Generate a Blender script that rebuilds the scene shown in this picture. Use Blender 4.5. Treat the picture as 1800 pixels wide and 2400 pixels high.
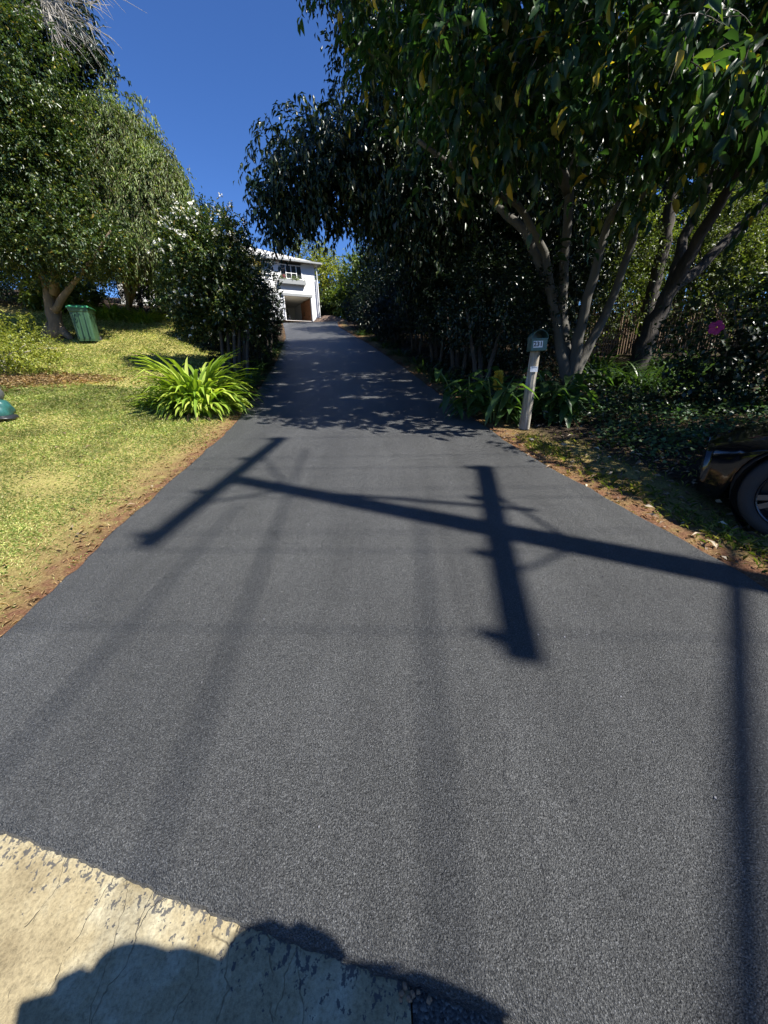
import bpy, math, random
import numpy as np
from mathutils import Vector, Matrix, Euler
for o in list(bpy.data.objects): bpy.data.objects.remove(o)
S = bpy.context.scene
COL = S.collection
rng = np.random.default_rng(7)
random.seed(7)
R = math.radians

# ------------------------------------------------------------ camera
PITCH, ROLL, CAMH = R(20.5), R(1.7), 1.55
FPX = 867.0
fw = np.array([0, math.cos(PITCH), -math.sin(PITCH)])
r0 = np.array([1., 0, 0]); u0 = np.cross(r0, fw)
rt = math.cos(ROLL)*r0 - math.sin(ROLL)*u0
up = math.cos(ROLL)*u0 + math.sin(ROLL)*r0
CP = np.array([0, 0, CAMH])
cd = bpy.data.cameras.new('camera'); cam = bpy.data.objects.new('camera', cd); COL.objects.link(cam)
m = Matrix(((rt[0], up[0], -fw[0], 0), (rt[1], up[1], -fw[1], 0), (rt[2], up[2], -fw[2], CAMH), (0, 0, 0, 1)))
cam.matrix_world = m
cd.sensor_fit = 'VERTICAL'; cd.sensor_height = 24.0; cd.lens = 24.0*FPX/2400
cd.clip_start = 0.02; cd.clip_end = 3000
S.camera = cam
S.render.resolution_x = 768; S.render.resolution_y = 1024

# ------------------------------------------------------------ light
EL = R(48)
SD = np.array([0.899, -0.437])           # horizontal direction towards the sun
w = bpy.data.worlds.new('World'); S.world = w; w.use_nodes = True
nt = w.node_tree; bg = nt.nodes['Background']
sky = nt.nodes.new('ShaderNodeTexSky'); sky.sky_type = 'NISHITA'; sky.sun_disc = False
sky.sun_elevation = EL; sky.sun_rotation = math.atan2(SD[0], SD[1])
sky.altitude = 600; sky.air_density = 1.0; sky.dust_density = 0.1; sky.ozone_density = 4.0
mxs = nt.nodes.new('ShaderNodeMix'); mxs.data_type = 'RGBA'; mxs.blend_type = 'MULTIPLY'; mxs.inputs[0].default_value = 1
mxs.inputs[7].default_value = (.66, .98, 1.5, 1); nt.links.new(sky.outputs[0], mxs.inputs[6])
nt.links.new(mxs.outputs[2], bg.inputs[0]); bg.inputs[1].default_value = 0.050
sl = bpy.data.lights.new('sun', 'SUN'); so = bpy.data.objects.new('sun', sl); COL.objects.link(so)
sl.energy = 5.0; sl.angle = R(0.53); sl.color = (1, .96, .89)
sv = Vector((SD[0]*math.cos(EL), SD[1]*math.cos(EL), math.sin(EL)))
so.rotation_euler = sv.to_track_quat('Z', 'Y').to_euler(); so.location = (30, -15, 30)
S.view_settings.view_transform = 'Standard'; S.view_settings.look = 'None'
S.view_settings.gamma = 1; S.view_settings.exposure = 1.18
try:
    S.cycles.max_bounces = 6; S.cycles.diffuse_bounces = 3; S.cycles.transmission_bounces = 3
    S.cycles.transparent_max_bounces = 6
except Exception: pass

# ------------------------------------------------------------ helpers: tagging, objects
def tag(o, label=None, cat=None, group=None, kind=None):
    if label: o['label'] = label
    if cat: o['category'] = cat
    if group: o['group'] = group
    if kind: o['kind'] = kind
    return o
def empty(name, loc=(0, 0, 0), rz=0):
    o = bpy.data.objects.new(name, None); COL.objects.link(o)
    o.location = loc; o.rotation_euler = (0, 0, rz); o.empty_display_size = .1
    return o
def npmesh(name, verts, faces_list, mat, parent=None, smooth=False):
    """verts (n,3); faces_list = list of (k,m) int arrays"""
    me = bpy.data.meshes.new(name)
    verts = np.asarray(verts, np.float32)
    me.vertices.add(len(verts)); me.vertices.foreach_set('co', verts.ravel())
    loops = np.concatenate([f.ravel() for f in faces_list]).astype(np.int32)
    tot = np.concatenate([np.full(len(f), f.shape[1]) for f in faces_list]).astype(np.int32)
    st = np.concatenate([[0], np.cumsum(tot)[:-1]]).astype(np.int32)
    me.loops.add(len(loops)); me.loops.foreach_set('vertex_index', loops)
    me.polygons.add(len(tot)); me.polygons.foreach_set('loop_start', st)
    me.update(calc_edges=True)
    if smooth: me.polygons.foreach_set('use_smooth', np.ones(len(tot), bool))
    mats = mat if isinstance(mat, (list, tuple)) else [mat]
    for q in mats: me.materials.append(q)
    o = bpy.data.objects.new(name, me); COL.objects.link(o)
    if parent: o.parent = parent
    return o
class MB:
    def __init__(s): s.v = []; s.f = []; s.m = []
    def add(s, vs, fs, mi=0):
        n = len(s.v); s.v += [tuple(map(float, p)) for p in vs]
        s.f += [tuple(i+n for i in f) for f in fs]; s.m += [mi]*len(fs)
    def box(s, c, d, rz=0, M=None, mi=0, taper=1.0):
        x, y, z = [k/2 for k in d]; vs = []
        for sx, sy, sz in ((-1,-1,-1),(1,-1,-1),(1,1,-1),(-1,1,-1),(-1,-1,1),(1,-1,1),(1,1,1),(-1,1,1)):
            t = taper if sz > 0 else 1
            p = Vector((sx*x*t, sy*y*t, sz*z))
            if rz: p.rotate(Euler((0, 0, rz)))
            if M: p = M @ p
            vs.append(p+Vector(c))
        s.add(vs, [(0,3,2,1),(4,5,6,7),(0,1,5,4),(1,2,6,5),(2,3,7,6),(3,0,4,7)], mi)
    def tube(s, pts, rad, n=8, cap=True, rough=0, mi=0):
        pts = [Vector(p) for p in pts]; k = len(pts)
        if not hasattr(rad, '__len__'): rad = [rad]*k
        vs = []; nrm = None
        for i, p in enumerate(pts):
            t = (pts[min(i+1, k-1)]-pts[max(i-1, 0)]).normalized()
            if nrm is None: nrm = t.orthogonal().normalized()
            else:
                nrm = nrm - t*nrm.dot(t)
                nrm = nrm.normalized() if nrm.length > 1e-6 else t.orthogonal().normalized()
            b = t.cross(nrm)
            for j in range(n):
                a = 2*math.pi*j/n; rr = rad[i]*(1+rough*random.uniform(-1, 1))
                vs.append(p+(nrm*math.cos(a)+b*math.sin(a))*rr)
        fs = [(i*n+j, i*n+(j+1) % n, (i+1)*n+(j+1) % n, (i+1)*n+j) for i in range(k-1) for j in range(n)]
        if cap: fs += [tuple(range(n-1, -1, -1)), tuple((k-1)*n+j for j in range(n))]
        s.add(vs, fs, mi)
    def lathe(s, prof, n=24, M=None, mi=0):
        vs = []
        for (rr, z) in prof:
            for j in range(n):
                a = 2*math.pi*j/n; p = Vector((rr*math.cos(a), rr*math.sin(a), z)); vs.append(M @ p if M else p)
        k = len(prof)
        s.add(vs, [(i*n+j, i*n+(j+1) % n, (i+1)*n+(j+1) % n, (i+1)*n+j) for i in range(k-1) for j in range(n)], mi)
    def build(s, name, mat, parent=None, smooth=False, bevel=0):
        me = bpy.data.meshes.new(name); me.from_pydata(s.v, [], s.f); me.update()
        for q in (mat if isinstance(mat, (list, tuple)) else [mat]): me.materials.append(q)
        me.polygons.foreach_set('material_index', s.m)
        if smooth: me.polygons.foreach_set('use_smooth', [True]*len(s.f))
        o = bpy.data.objects.new(name, me); COL.objects.link(o)
        if parent: o.parent = parent
        if bevel:
            b = o.modifiers.new('b', 'BEVEL'); b.width = bevel; b.segments = 2; b.limit_method = 'ANGLE'
        return o

# ------------------------------------------------------------ terrain height and ray helpers
def zs(a): a = np.clip(a, 0, 1); return a*a*(3-2*a)
YL = [-5, .5, 1.7, 3.06, 6.1, 8.4, 14, 22, 28, 35, 41, 60]
XLt = [-2.2, -2.2, -2.15, -2.26, -2.4, -2.75, -3.55, -5.0, -6.4, -8.1, -10.2, -14]
YR = [-5, .5, 1.96, 2.83, 4.49, 6.69, 11, 18.2, 28, 35, 41, 60]
XRt = [3.2, 2.9, 2.34, 2.12, 1.72, 1.45, .83, -.54, -2.7, -3.5, -3.8, -4]
_yy = np.linspace(-5, 60, 651)
def _sm(Y, X, k=9):
    a = np.interp(_yy, Y, X); ker = np.hanning(k+2)[1:-1]; ker /= ker.sum()
    p = np.pad(a, k//2, mode='edge'); return np.convolve(p, ker, 'valid')
_xl = _sm(YL, XLt); _xr = _sm(YR, XRt)
def xl(y): return np.interp(y, _yy, _xl)
def xr(y): return np.interp(y, _yy, _xr)
def prof(y):
    y = np.asarray(y, float)
    z = .13*np.clip(y, 0, 5)
    t = np.clip(y-5, 0, 29); z = z+.13*t+.047*np.where(t < 6, t*t/12, t-3)
    t2 = np.clip(y-34, 0, 9); z = z+.125*t2
    z = z+np.clip(y-43, 0, 300)*.01
    return np.where(y < 0, y*.02, z)
def H(x, y):
    z = prof(y)
    z = z+.1*np.clip(xl(y)-.15-np.asarray(x, float), 0, 30)*zs((np.asarray(y, float)-1)/6)
    z = z+.15*np.clip(np.asarray(y, float)-12.5, 0, 6)*zs((xl(y)-1.6-np.asarray(x, float))/2.5)
    return z
def Hs(x, y): return float(H(x, y))
def ray(px, py):
    d = fw+(px-900)/FPX*rt-(py-1200)/FPX*up; return d/np.linalg.norm(d)
def at(px, py, Y):
    d = ray(px, py); return CP+d*(Y/d[1])
def G(px, py):
    d = ray(px, py); t = np.linspace(.5, 90, 40000); p = CP+t[:, None]*d
    i = int(np.argmax(p[:, 2] <= H(p[:, 0], p[:, 1]))); return p[i]
def landing(P):
    x, y, z = P[:, 0], P[:, 1], P[:, 2]; lx, ly = x, y
    for _ in range(3):
        d = np.maximum(z-H(lx, ly), 0)/math.tan(EL)
        lx = x-SD[0]*d; ly = y-SD[1]*d
    return lx, ly
_fr = np.random.default_rng(21); FLECK = []
for _ in range(85):
    _y = 6.2+11*_fr.random()**1.3; _u = _fr.random()
    FLECK.append((float(xl(_y)*(1-_u)+xr(_y)*_u), _y, float(_fr.uniform(.05, .19))))
TUBES = []
def tube_at(Q, r_): TUBES.append((np.array(Q, float), r_))
_sv = np.array([SD[0]*math.cos(EL), SD[1]*math.cos(EL), math.sin(EL)])
for _q in (3.7, 4.4, 5.1): tube_at(at(1700, 130, _q), .5)
for _q in ((-9.6, 17), (-10.8, 17.2), (-11.8, 16.6)): tube_at((_q[0], _q[1], Hs(*_q)+.4), .6)
tube_at(at(1620, 220, 4.6), .22); tube_at(at(1500, 130, 4.4), .16); tube_at(at(1260, 600, 8.5), .22); tube_at(at(1290, 700, 8.6), .18)
tube_at(at(1410, 560, 8.3), .18); tube_at(at(1530, 760, 9.6), .22); tube_at(at(1180, 330, 6), .12); tube_at(at(1720, 560, 12), .7); tube_at(at(1700, 680, 12), .6)
for _ in range(110):
    _Y = _fr.uniform(5, 14); tube_at(at(_fr.uniform(700, 1790), _fr.uniform(60, 900), _Y), float(_fr.uniform(.03, .12)))
for _ in range(40):
    _Y = _fr.uniform(7, 13); _x = float(xr(_Y))+_fr.uniform(.1, 1.6); tube_at((_x, _Y, Hs(_x, _Y)+_fr.uniform(0, .7)), float(_fr.uniform(.03, .1)))
def sunlit(P):
    """true where a leaf at P would throw its shadow on ground the photograph shows in full sun"""
    lx, ly = landing(P)
    yb = np.interp(lx, [-16, -12, -9, -7, -5, -4, -3.2, -2.4, -1.9, -1.3, -.6, 0, .5, 1.0, 1.6, 2.2],
                   [14, 12.8, 11.9, 11.1, 9.5, 8.1, 7.0, 6.05, 6.2, 6.0, 6.1, 5.75, 5.6, 5.1, 4.7, 4.4])
    yb = yb-.12+.16*np.sin(lx*6.1+.6)+.12*np.sin(lx*15+1)+.08*np.sin(lx*37)+.08*np.sin(lx*5+ly*11)
    xb = np.interp(ly, [-3, 0, 1, 2, 3, 3.6, 4, 4.4], [4.5, 3.25, 2.95, 2.62, 2.42, 2.15, 2.02, 1.75])+.08*np.sin(ly*7)+.05*np.sin(ly*19)
    a = (ly < yb) & (lx < xb) & (lx > -30)
    for fx, fy, fr in FLECK: a |= ((lx-fx)/fr)**2+((ly-fy)/(fr*.75))**2 < 1+.5*np.sin(lx*60+fy)*np.sin(ly*50)
    for Q_, r_ in TUBES:
        v = P-Q_; k = v@_sv; a |= (k > .22) & (np.sum(v*v, 1)-k*k < r_*r_)
    d = P[:, 2]-5.5
    hx, hy = P[:, 0]-SD[0]*d, P[:, 1]-SD[1]*d
    b = (P[:, 1] > 20) & (hx > -16) & (hx < -4) & (hy > 34)
    return a | b

# ------------------------------------------------------------ materials
def newmat(name):
    mt = bpy.data.materials.new(name); mt.use_nodes = True; n = mt.node_tree
    return mt, n, n.nodes['Principled BSDF'], n.nodes['Material Output']
def N(n, t, **k):
    o = n.nodes.new(t)
    for a, b in k.items(): setattr(o, a, b)
    return o
def ramp(n, stops, interp='LINEAR'):
    r = n.nodes.new('ShaderNodeValToRGB'); e = r.color_ramp.elements; r.color_ramp.interpolation = interp
    while len(e) > 1: e.remove(e[-1])
    e[0].position = stops[0][0]; e[0].color = (*stops[0][1], 1)
    for p, c in stops[1:]:
        q = e.new(p); q.color = (*c, 1)
    return r
def noise(n, scale, detail=4, rough=.55, vec=None, dist=0):
    t = N(n, 'ShaderNodeTexNoise'); t.inputs['Scale'].default_value = scale; t.inputs['Detail'].default_value = detail
    t.inputs['Roughness'].default_value = rough; t.inputs['Distortion'].default_value = dist
    if vec is not None: n.links.new(vec, t.inputs['Vector'])
    return t
def mixc(n, f, a, b, mode='MIX'):
    x = N(n, 'ShaderNodeMix'); x.data_type = 'RGBA'; x.blend_type = mode
    for sock, v in ((x.inputs[0], f), (x.inputs[6], a), (x.inputs[7], b)):
        if hasattr(v, 'is_output') or hasattr(v, 'links') and not isinstance(v, (int, float, tuple)): n.links.new(v, sock)
        elif isinstance(v, tuple): sock.default_value = (*v, 1)
        else: sock.default_value = v
    return x.outputs[2]
def mth(n, op, a, b=None, clamp=False):
    x = N(n, 'ShaderNodeMath'); x.operation = op; x.use_clamp = clamp
    for i, v in enumerate((a, b)):
        if v is None: continue
        if isinstance(v, (int, float)): x.inputs[i].default_value = v
        else: n.links.new(v, x.inputs[i])
    return x.outputs[0]
def bump(n, bs, h, strength, dist):
    b = N(n, 'ShaderNodeBump'); b.inputs['Strength'].default_value = strength; b.inputs['Distance'].default_value = dist
    n.links.new(h, b.inputs['Height']); n.links.new(b.outputs[0], bs.inputs['Normal']); return b
def leafmat(name, stops, rough=.4, trans=.3, tcol=1.6, spec=.5):
    mt, n, bs, out = newmat(name)
    g = N(n, 'ShaderNodeNewGeometry'); rp = ramp(n, stops); n.links.new(g.outputs['Random Per Island'], rp.inputs[0])
    tc = N(n, 'ShaderNodeTexCoord'); nz = noise(n, 1.3, 2, vec=tc.outputs['Object'])
    k = N(n, 'ShaderNodeMapRange'); k.inputs[3].default_value = .75; k.inputs[4].default_value = 1.3
    k.inputs[1].default_value = .35; k.inputs[2].default_value = .65
    n.links.new(nz.outputs[0], k.inputs[0])
    v = N(n, 'ShaderNodeVectorMath'); v.operation = 'SCALE'; n.links.new(rp.outputs[0], v.inputs[0]); n.links.new(k.outputs[0], v.inputs['Scale'])
    n.links.new(v.outputs[0], bs.inputs['Base Color'])
    bs.inputs['Roughness'].default_value = rough; bs.inputs['Specular IOR Level'].default_value = spec
    tr = N(n, 'ShaderNodeBsdfTranslucent'); v2 = N(n, 'ShaderNodeVectorMath'); v2.operation = 'MULTIPLY'
    v2.inputs[1].default_value = (tcol*1.1, tcol*1.15, tcol*.4); n.links.new(v.outputs[0], v2.inputs[0]); n.links.new(v2.outputs[0], tr.inputs[0])
    mx = N(n, 'ShaderNodeMixShader'); mx.inputs[0].default_value = trans
    n.links.new(bs.outputs[0], mx.inputs[1]); n.links.new(tr.outputs[0], mx.inputs[2]); n.links.new(mx.outputs[0], out.inputs[0])
    return mt
def barkmat(name, dark, light, scale=6, rough=.9):
    mt, n, bs, out = newmat(name); tc = N(n, 'ShaderNodeTexCoord')
    mp = N(n, 'ShaderNodeMapping'); mp.inputs['Scale'].default_value = (1, 1, .3); n.links.new(tc.outputs['Object'], mp.inputs[0])
    a = noise(n, scale*2, 8, .65, mp.outputs[0]); b = noise(n, scale*.5, 3, .5, tc.outputs['Object'])
    rp = ramp(n, [(.3, dark), (.52, tuple((p+q)/2 for p, q in zip(dark, light))), (.7, light)])
    n.links.new(mth(n, 'ADD', mth(n, 'MULTIPLY', a.outputs[0], .6), mth(n, 'MULTIPLY', b.outputs[0], .4)), rp.inputs[0])
    n.links.new(rp.outputs[0], bs.inputs['Base Color']); bs.inputs['Roughness'].default_value = rough
    bump(n, bs, a.outputs[0], .8, .03); return mt
def plain(name, col, rough=.6, metal=0, var=.12, scale=20, bmp=0, spec=.5, coat=0):
    mt, n, bs, out = newmat(name); tc = N(n, 'ShaderNodeTexCoord'); a = noise(n, scale, 5, .6, tc.outputs['Object'])
    rp = ramp(n, [(.3, tuple(c*(1-var) for c in col)), (.7, tuple(min(1, c*(1+var)) for c in col))])
    n.links.new(a.outputs[0], rp.inputs[0]); n.links.new(rp.outputs[0], bs.inputs['Base Color'])
    bs.inputs['Roughness'].default_value = rough; bs.inputs['Metallic'].default_value = metal
    bs.inputs['Specular IOR Level'].default_value = spec; bs.inputs['Coat Weight'].default_value = coat
    if bmp: bump(n, bs, a.outputs[0], .5, bmp)
    return mt

L_BIG = leafmat('broad_leaf', [(0, (.012, .030, .012)), (.5, (.018, .045, .016)), (.8, (.030, .062, .018)), (.93, (.05, .075, .015)), (.965, (.24, .20, .03)), (1, (.34, .24, .03))], .38, .34, 2.8, spec=.32)
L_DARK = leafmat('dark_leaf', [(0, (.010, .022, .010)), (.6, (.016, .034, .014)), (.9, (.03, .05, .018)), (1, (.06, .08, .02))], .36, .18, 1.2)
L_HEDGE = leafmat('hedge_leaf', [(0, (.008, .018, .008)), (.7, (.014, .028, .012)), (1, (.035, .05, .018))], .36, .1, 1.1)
L_OLIVE = leafmat('olive_leaf', [(0, (.035, .055, .018)), (.5, (.06, .085, .025)), (.85, (.10, .125, .035)), (1, (.17, .18, .06))], .4, .3)
L_GLOSS = leafmat('glossy_leaf', [(0, (.018, .038, .014)), (.5, (.035, .065, .02)), (.85, (.08, .11, .025)), (.97, (.13, .14, .03)), (1, (.25, .16, .04))], .36, .22, spec=.5)
L_WEEP = leafmat('weeping_leaf', [(0, (.06, .10, .03)), (.5, (.11, .16, .04)), (.85, (.18, .23, .06)), (1, (.28, .28, .11))], .45, .3)
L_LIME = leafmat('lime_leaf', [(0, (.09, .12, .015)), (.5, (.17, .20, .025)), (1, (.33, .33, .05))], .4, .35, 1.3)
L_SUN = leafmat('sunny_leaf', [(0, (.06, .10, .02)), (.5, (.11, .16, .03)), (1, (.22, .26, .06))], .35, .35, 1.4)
L_STRAP = leafmat('strap_leaf', [(0, (.13, .22, .025)), (.5, (.26, .37, .045)), (1, (.46, .52, .11))], .42, .35, 1.1, spec=.5)
L_STRAPD = leafmat('dark_strap_leaf', [(0, (.02, .045, .015)), (.6, (.035, .07, .02)), (1, (.07, .12, .03))], .4, .3)
L_GINGER = leafmat('ginger_leaf', [(0, (.035, .075, .025)), (1, (.07, .13, .035))], .38, .4, 1.5)
L_COVER = leafmat('cover_leaf', [(0, (.02, .05, .02)), (.6, (.04, .09, .035)), (1, (.10, .16, .06))], .45, .3)
L_WHITE = leafmat('white_petal', [(0, (.6, .6, .56)), (1, (.85, .83, .8))], .5, .3, .6)
L_PINK = leafmat('magenta_petal', [(0, (.42, .02, .16)), (1, (.58, .04, .25))], .5, .35, 1.0)
L_YEL = leafmat('yellow_petal', [(0, (.6, .42, .04)), (1, (.8, .62, .10))], .5, .4, .9)
L_LITTER = leafmat('fallen_leaf', [(0, (.06, .035, .02)), (.4, (.12, .075, .045)), (.75, (.22, .15, .09)), (1, (.45, .38, .27))], .7, .1, 1)
L_GRASS = leafmat('grass_blade', [(0, (.17, .25, .05)), (.35, (.30, .39, .11)), (.7, (.49, .51, .20)), (1, (.70, .62, .36))], .6, .25, 1.0, spec=.25)
L_GRASS2 = leafmat('verge_grass_blade', [(0, (.07, .12, .02)), (.5, (.16, .20, .035)), (1, (.40, .36, .12))], .6, .3, 1.2, spec=.3)
BARK_G = barkmat('grey_bark', (.06, .055, .045), (.12, .112, .095), 5)
BARK_D = barkmat('dark_bark', (.02, .017, .014), (.09, .075, .06), 5)
BARK_B = barkmat('brown_bark', (.09, .065, .04), (.20, .15, .105), 6)
TWIG = barkmat('pale_twig', (.2, .18, .15), (.5, .46, .4), 8)

# ------------------------------------------------------------ foliage generator
T_BIG = (np.array([[0, 0, 0], [.28, -.8, .14], [.28, 0, 0], [.28, .8, .14], [.62, -.85, .05], [.62, 0, -.07], [.62, .85, .05], [1, 0, -.28]]),
         [np.array([[0, 1, 2], [0, 2, 3], [4, 7, 5], [5, 7, 6]]), np.array([[1, 4, 5, 2], [2, 5, 6, 3]])])
T_MID = (np.array([[0, 0, 0], [.45, -1, .14], [.5, 0, 0], [.45, 1, .14], [1, 0, -.15]]), [np.array([[0, 1, 2], [0, 2, 3], [1, 4, 2], [2, 4, 3]])])
T_SM = (np.array([[0, 0, 0], [.45, -1, .2], [1, 0, -.1], [.45, 1, .2]]), [np.array([[0, 1, 2], [0, 2, 3]])])
def unit(a): return a/np.maximum(np.linalg.norm(a, axis=-1, keepdims=True), 1e-9)
def leaf_verts(P, D, Nn, L, Wd, tpl):
    D = unit(D); B = unit(np.cross(D, Nn)); Nv = np.cross(B, D)
    t, F = tpl; n, k = len(P), len(t)
    L = np.broadcast_to(L, n)[:, None, None]; Wd = np.broadcast_to(Wd, n)[:, None, None]
    V = P[:, None, :]+D[:, None, :]*t[None, :, 0:1]*L+B[:, None, :]*t[None, :, 1:2]*Wd*.5+Nv[:, None, :]*t[None, :, 2:3]*L
    off = (np.arange(n)*k)[:, None, None]
    return V.reshape(-1, 3), [(off+f[None]).reshape(-1, f.shape[1]) for f in F]
def leaves(name, P, D, Nn, L, Wd, mat, parent=None, tpl=T_SM):
    V, F = leaf_verts(P, D, Nn, L, Wd, tpl); return npmesh(name, V, F, mat, parent)
def ell(n, c, r, rg, lo=.55):
    d = unit(rg.normal(size=(n, 3))); q = lo+(1-lo)*rg.random(n)**.6
    return np.array(c)+d*np.array(r)*q[:, None], d
def crown_pts(blobs, ncl, per, spread, seed, droop=.5, lo=.5, flat=1.0, bumpy=.18):
    rg = np.random.default_rng(seed)
    wt = np.array([b[1][0]*b[1][1]+b[1][0]*b[1][2]+b[1][1]*b[1][2] for b in blobs]); wt = wt/wt.sum()
    Cs, Os = [], []
    for (c, r), q in zip(blobs, wt):
        k = max(3, int(ncl*q)); p, d = ell(k, c, np.array(r)*(1+0), rg, lo)
        ph = rg.random(3)*6.28
        f = 1+bumpy*(np.sin(d[:, 0]*5+ph[0])*np.sin(d[:, 1]*6+ph[1])+.6*np.sin(d[:, 2]*9+ph[2]+d[:, 0]*4))
        p = np.array(c)+(p-np.array(c))*f[:, None]
        Cs.append(p); Os.append(d)
    Cs = np.concatenate(Cs); Os = np.concatenate(Os)
    k = len(Cs); O = np.repeat(Os, per, 0)
    # every cluster is a drooping twig with its leaves set alternately along it
    T = unit(Os*.9+rg.normal(size=(k, 3))*.7+np.array([0, 0, .25-.45*droop])); TL = spread*rg.uniform(1.6, 4.2, k)*flat
    u = np.tile((np.arange(per)+.6)/per, k)*rg.uniform(.9, 1.1, k*per)
    Tr = np.repeat(T, per, 0); TLr = np.repeat(TL, per)
    Pc = np.repeat(Cs-T*TL[:, None]*.5, per, 0)
    P = Pc+Tr*(TLr*u)[:, None]; P[:, 2] -= droop*.55*TLr*u*u
    P += rg.normal(size=P.shape)*spread*.16
    Tn = Tr.copy(); Tn[:, 2] -= droop*1.1*u; Tn = unit(Tn)
    sd = unit(np.cross(Tn, rg.normal(size=(k, 3))[np.repeat(np.arange(k), per)]+np.array([0, 0, 1.5])))
    alt = np.tile(np.where(np.arange(per) % 2 == 0, 1., -1.), k)[:, None]
    D = Tn*.65+sd*alt*.75*(1-.5*u[:, None])+rg.normal(size=P.shape)*.22; D[:, 2] -= droop*.7
    Nn = unit(np.array([0, 0, 1.])+O*.45+rg.normal(size=P.shape)*.35)
    global TWIGS
    TWIGS = (Cs-T*TL[:, None]*.5, T, TL, droop)
    return Cs, P, D, Nn, rg
def twig_mesh(name, parent, tw, r_, mat, keepfn=None, segs=4):
    A, T, TL, dr = tw; k = len(A)
    if keepfn is not None:
        q = keepfn(A+T*TL[:, None]*.5); A, T, TL = A[q], T[q], TL[q]; k = len(A)
    u = np.linspace(0, 1, segs+1); C_ = A[:, None]+T[:, None]*(TL[:, None]*u)[..., None]; C_[..., 2] -= dr*.55*TL[:, None]*u*u
    B = unit(np.cross(T, [0, 0, 1.])); U = unit(np.cross(B, T)); rr = (r_*(1-.7*u))[None, :, None]
    ring = np.stack([C_+B[:, None]*rr, C_-B[:, None]*rr*.5+U[:, None]*rr*.87, C_-B[:, None]*rr*.5-U[:, None]*rr*.87], 2)
    f = np.array([[i*3+j, i*3+(j+1) % 3, (i+1)*3+(j+1) % 3, (i+1)*3+j] for i in range(segs) for j in range(3)])
    F = (np.arange(k)*(segs+1)*3)[:, None, None]+f[None]
    pl = np.array(parent.location)
    o = npmesh(name, ring.reshape(-1, 3)-pl, [F.reshape(-1, 4)], mat, parent); o['kind'] = 'stuff'; return o
def crown(parent, blobs, ncl, per, L, Wd, mat, spread=.2, seed=1, droop=.5, tpl=T_SM, prune=False, lo=.5, name='crown', clipfn=None, flat=1.0, bumpy=.18):
    Cs, P, D, Nn, rg = crown_pts(blobs, ncl, per, spread, seed, droop, lo, flat, bumpy)
    keep = P[:, 2] > H(P[:, 0], P[:, 1])+.03
    if prune: keep &= ~sunlit(P)
    if clipfn is not None: keep &= clipfn(P)
    P, D, Nn = P[keep], D[keep], Nn[keep]
    s = rg.uniform(.65, 1.25, len(P))
    pl = np.array(parent.location) if parent else 0
    return leaves(name, P-pl, D, Nn, L*s, Wd*s, mat, parent, tpl), Cs
def wood(parent, lines, mat, name='trunk', n=9, rough=.06):
    """lines: list of (points(world), radii)"""
    mb = MB(); o = Vector(parent.location)
    for pts, rad in lines:
        P = [Vector(p)-o for p in pts]; Q = []; Rr = []
        rad = list(rad)+[rad[-1]*.6]*(len(P)-len(rad))
        for i in range(len(P)-1):           # resample with wobble
            k = max(2, int((P[i+1]-P[i]).length/.22))
            for j in range(k):
                t = j/k
                p = P[i].lerp(P[i+1], t); rr = rad[i]+(rad[i+1]-rad[i])*t
                w = rr*.22
                Q.append(p+Vector((random.uniform(-w, w), random.uniform(-w, w), 0))); Rr.append(rr)
        Q.append(P[-1]); Rr.append(rad[-1])
        mb.tube(Q, Rr, n, rough=rough)
    return mb.build(name, mat, parent, smooth=True)
def limbs(base, targets, r0_, r1_, sag=.15):
    out = []
    for t in targets:
        b = Vector(base); t = Vector(t); d = t-b; L = d.length
        mid = b+d*.5+Vector((random.uniform(-.12, .12)*L, random.uniform(-.12, .12)*L, sag*L))
        out.append(([b, b.lerp(mid, .55)+Vector((0, 0, .04*L)), mid, mid.lerp(t, .5)+Vector((0, 0, .03*L)), t], [r0_, r0_*.8, r0_*.6, r0_*.35, r1_]))
    return out

# ============================================================ SETTING
# ---- terrain
def grid_axis(spec):
    out = [spec[0][0]]
    for a, b, s in spec:
        out += list(np.linspace(a, b, max(2, int(round((b-a)/s))+1))[1:])
    return np.array(out)
gx = grid_axis([(-220, -40, 20), (-40, -12, 1.4), (-12, 8, .2), (8, 30, 1.1), (30, 220, 19)])
gy = grid_axis([(-60, -4, 7), (-4, 20, .2), (20, 50, .5), (50, 400, 25)])
GX, GY = np.meshgrid(gx, gy); ZZ = H(GX, GY)
far = np.clip((GX-6)/60, 0, 1)*2+np.clip(GX-2.6, 0, 3)*.0
ZZ = ZZ+.015*np.sin(GX*2.3+GY*1.7)*np.sin(GY*2.9)*zs((np.maximum(xl(GY)-GX, GX-xr(GY))-.3)/1.0)
ZZ = ZZ - .03*zs(((.49-.255*GX)-GY+.25)/.3)     # bed below the street slab
nxg, nyg = len(gx), len(gy)
idx = np.arange(nxg*nyg).reshape(nyg, nxg)
fa = np.stack([idx[:-1, :-1], idx[:-1, 1:], idx[1:, 1:], idx[1:, :-1]], -1).reshape(-1, 4)
mt, n, bs, out = newmat('ground'); 
tc = N(n, 'ShaderNodeTexCoord'); at_ = N(n, 'ShaderNodeAttribute', attribute_name='zone')
sep = N(n, 'ShaderNodeSeparateColor'); n.links.new(at_.outputs['Color'], sep.inputs[0])
n1 = noise(n, 1.3, 6, .6, tc.outputs['Object']); n2 = noise(n, 60, 6, .7, tc.outputs['Object']); n3 = noise(n, 9, 6, .65, tc.outputs['Object'])
lawn = ramp(n, [(.3, (.14, .13, .035)), (.5, (.32, .28, .09)), (.7, (.46, .39, .16))]); n.links.new(n2.outputs[0], lawn.inputs[0])
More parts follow.
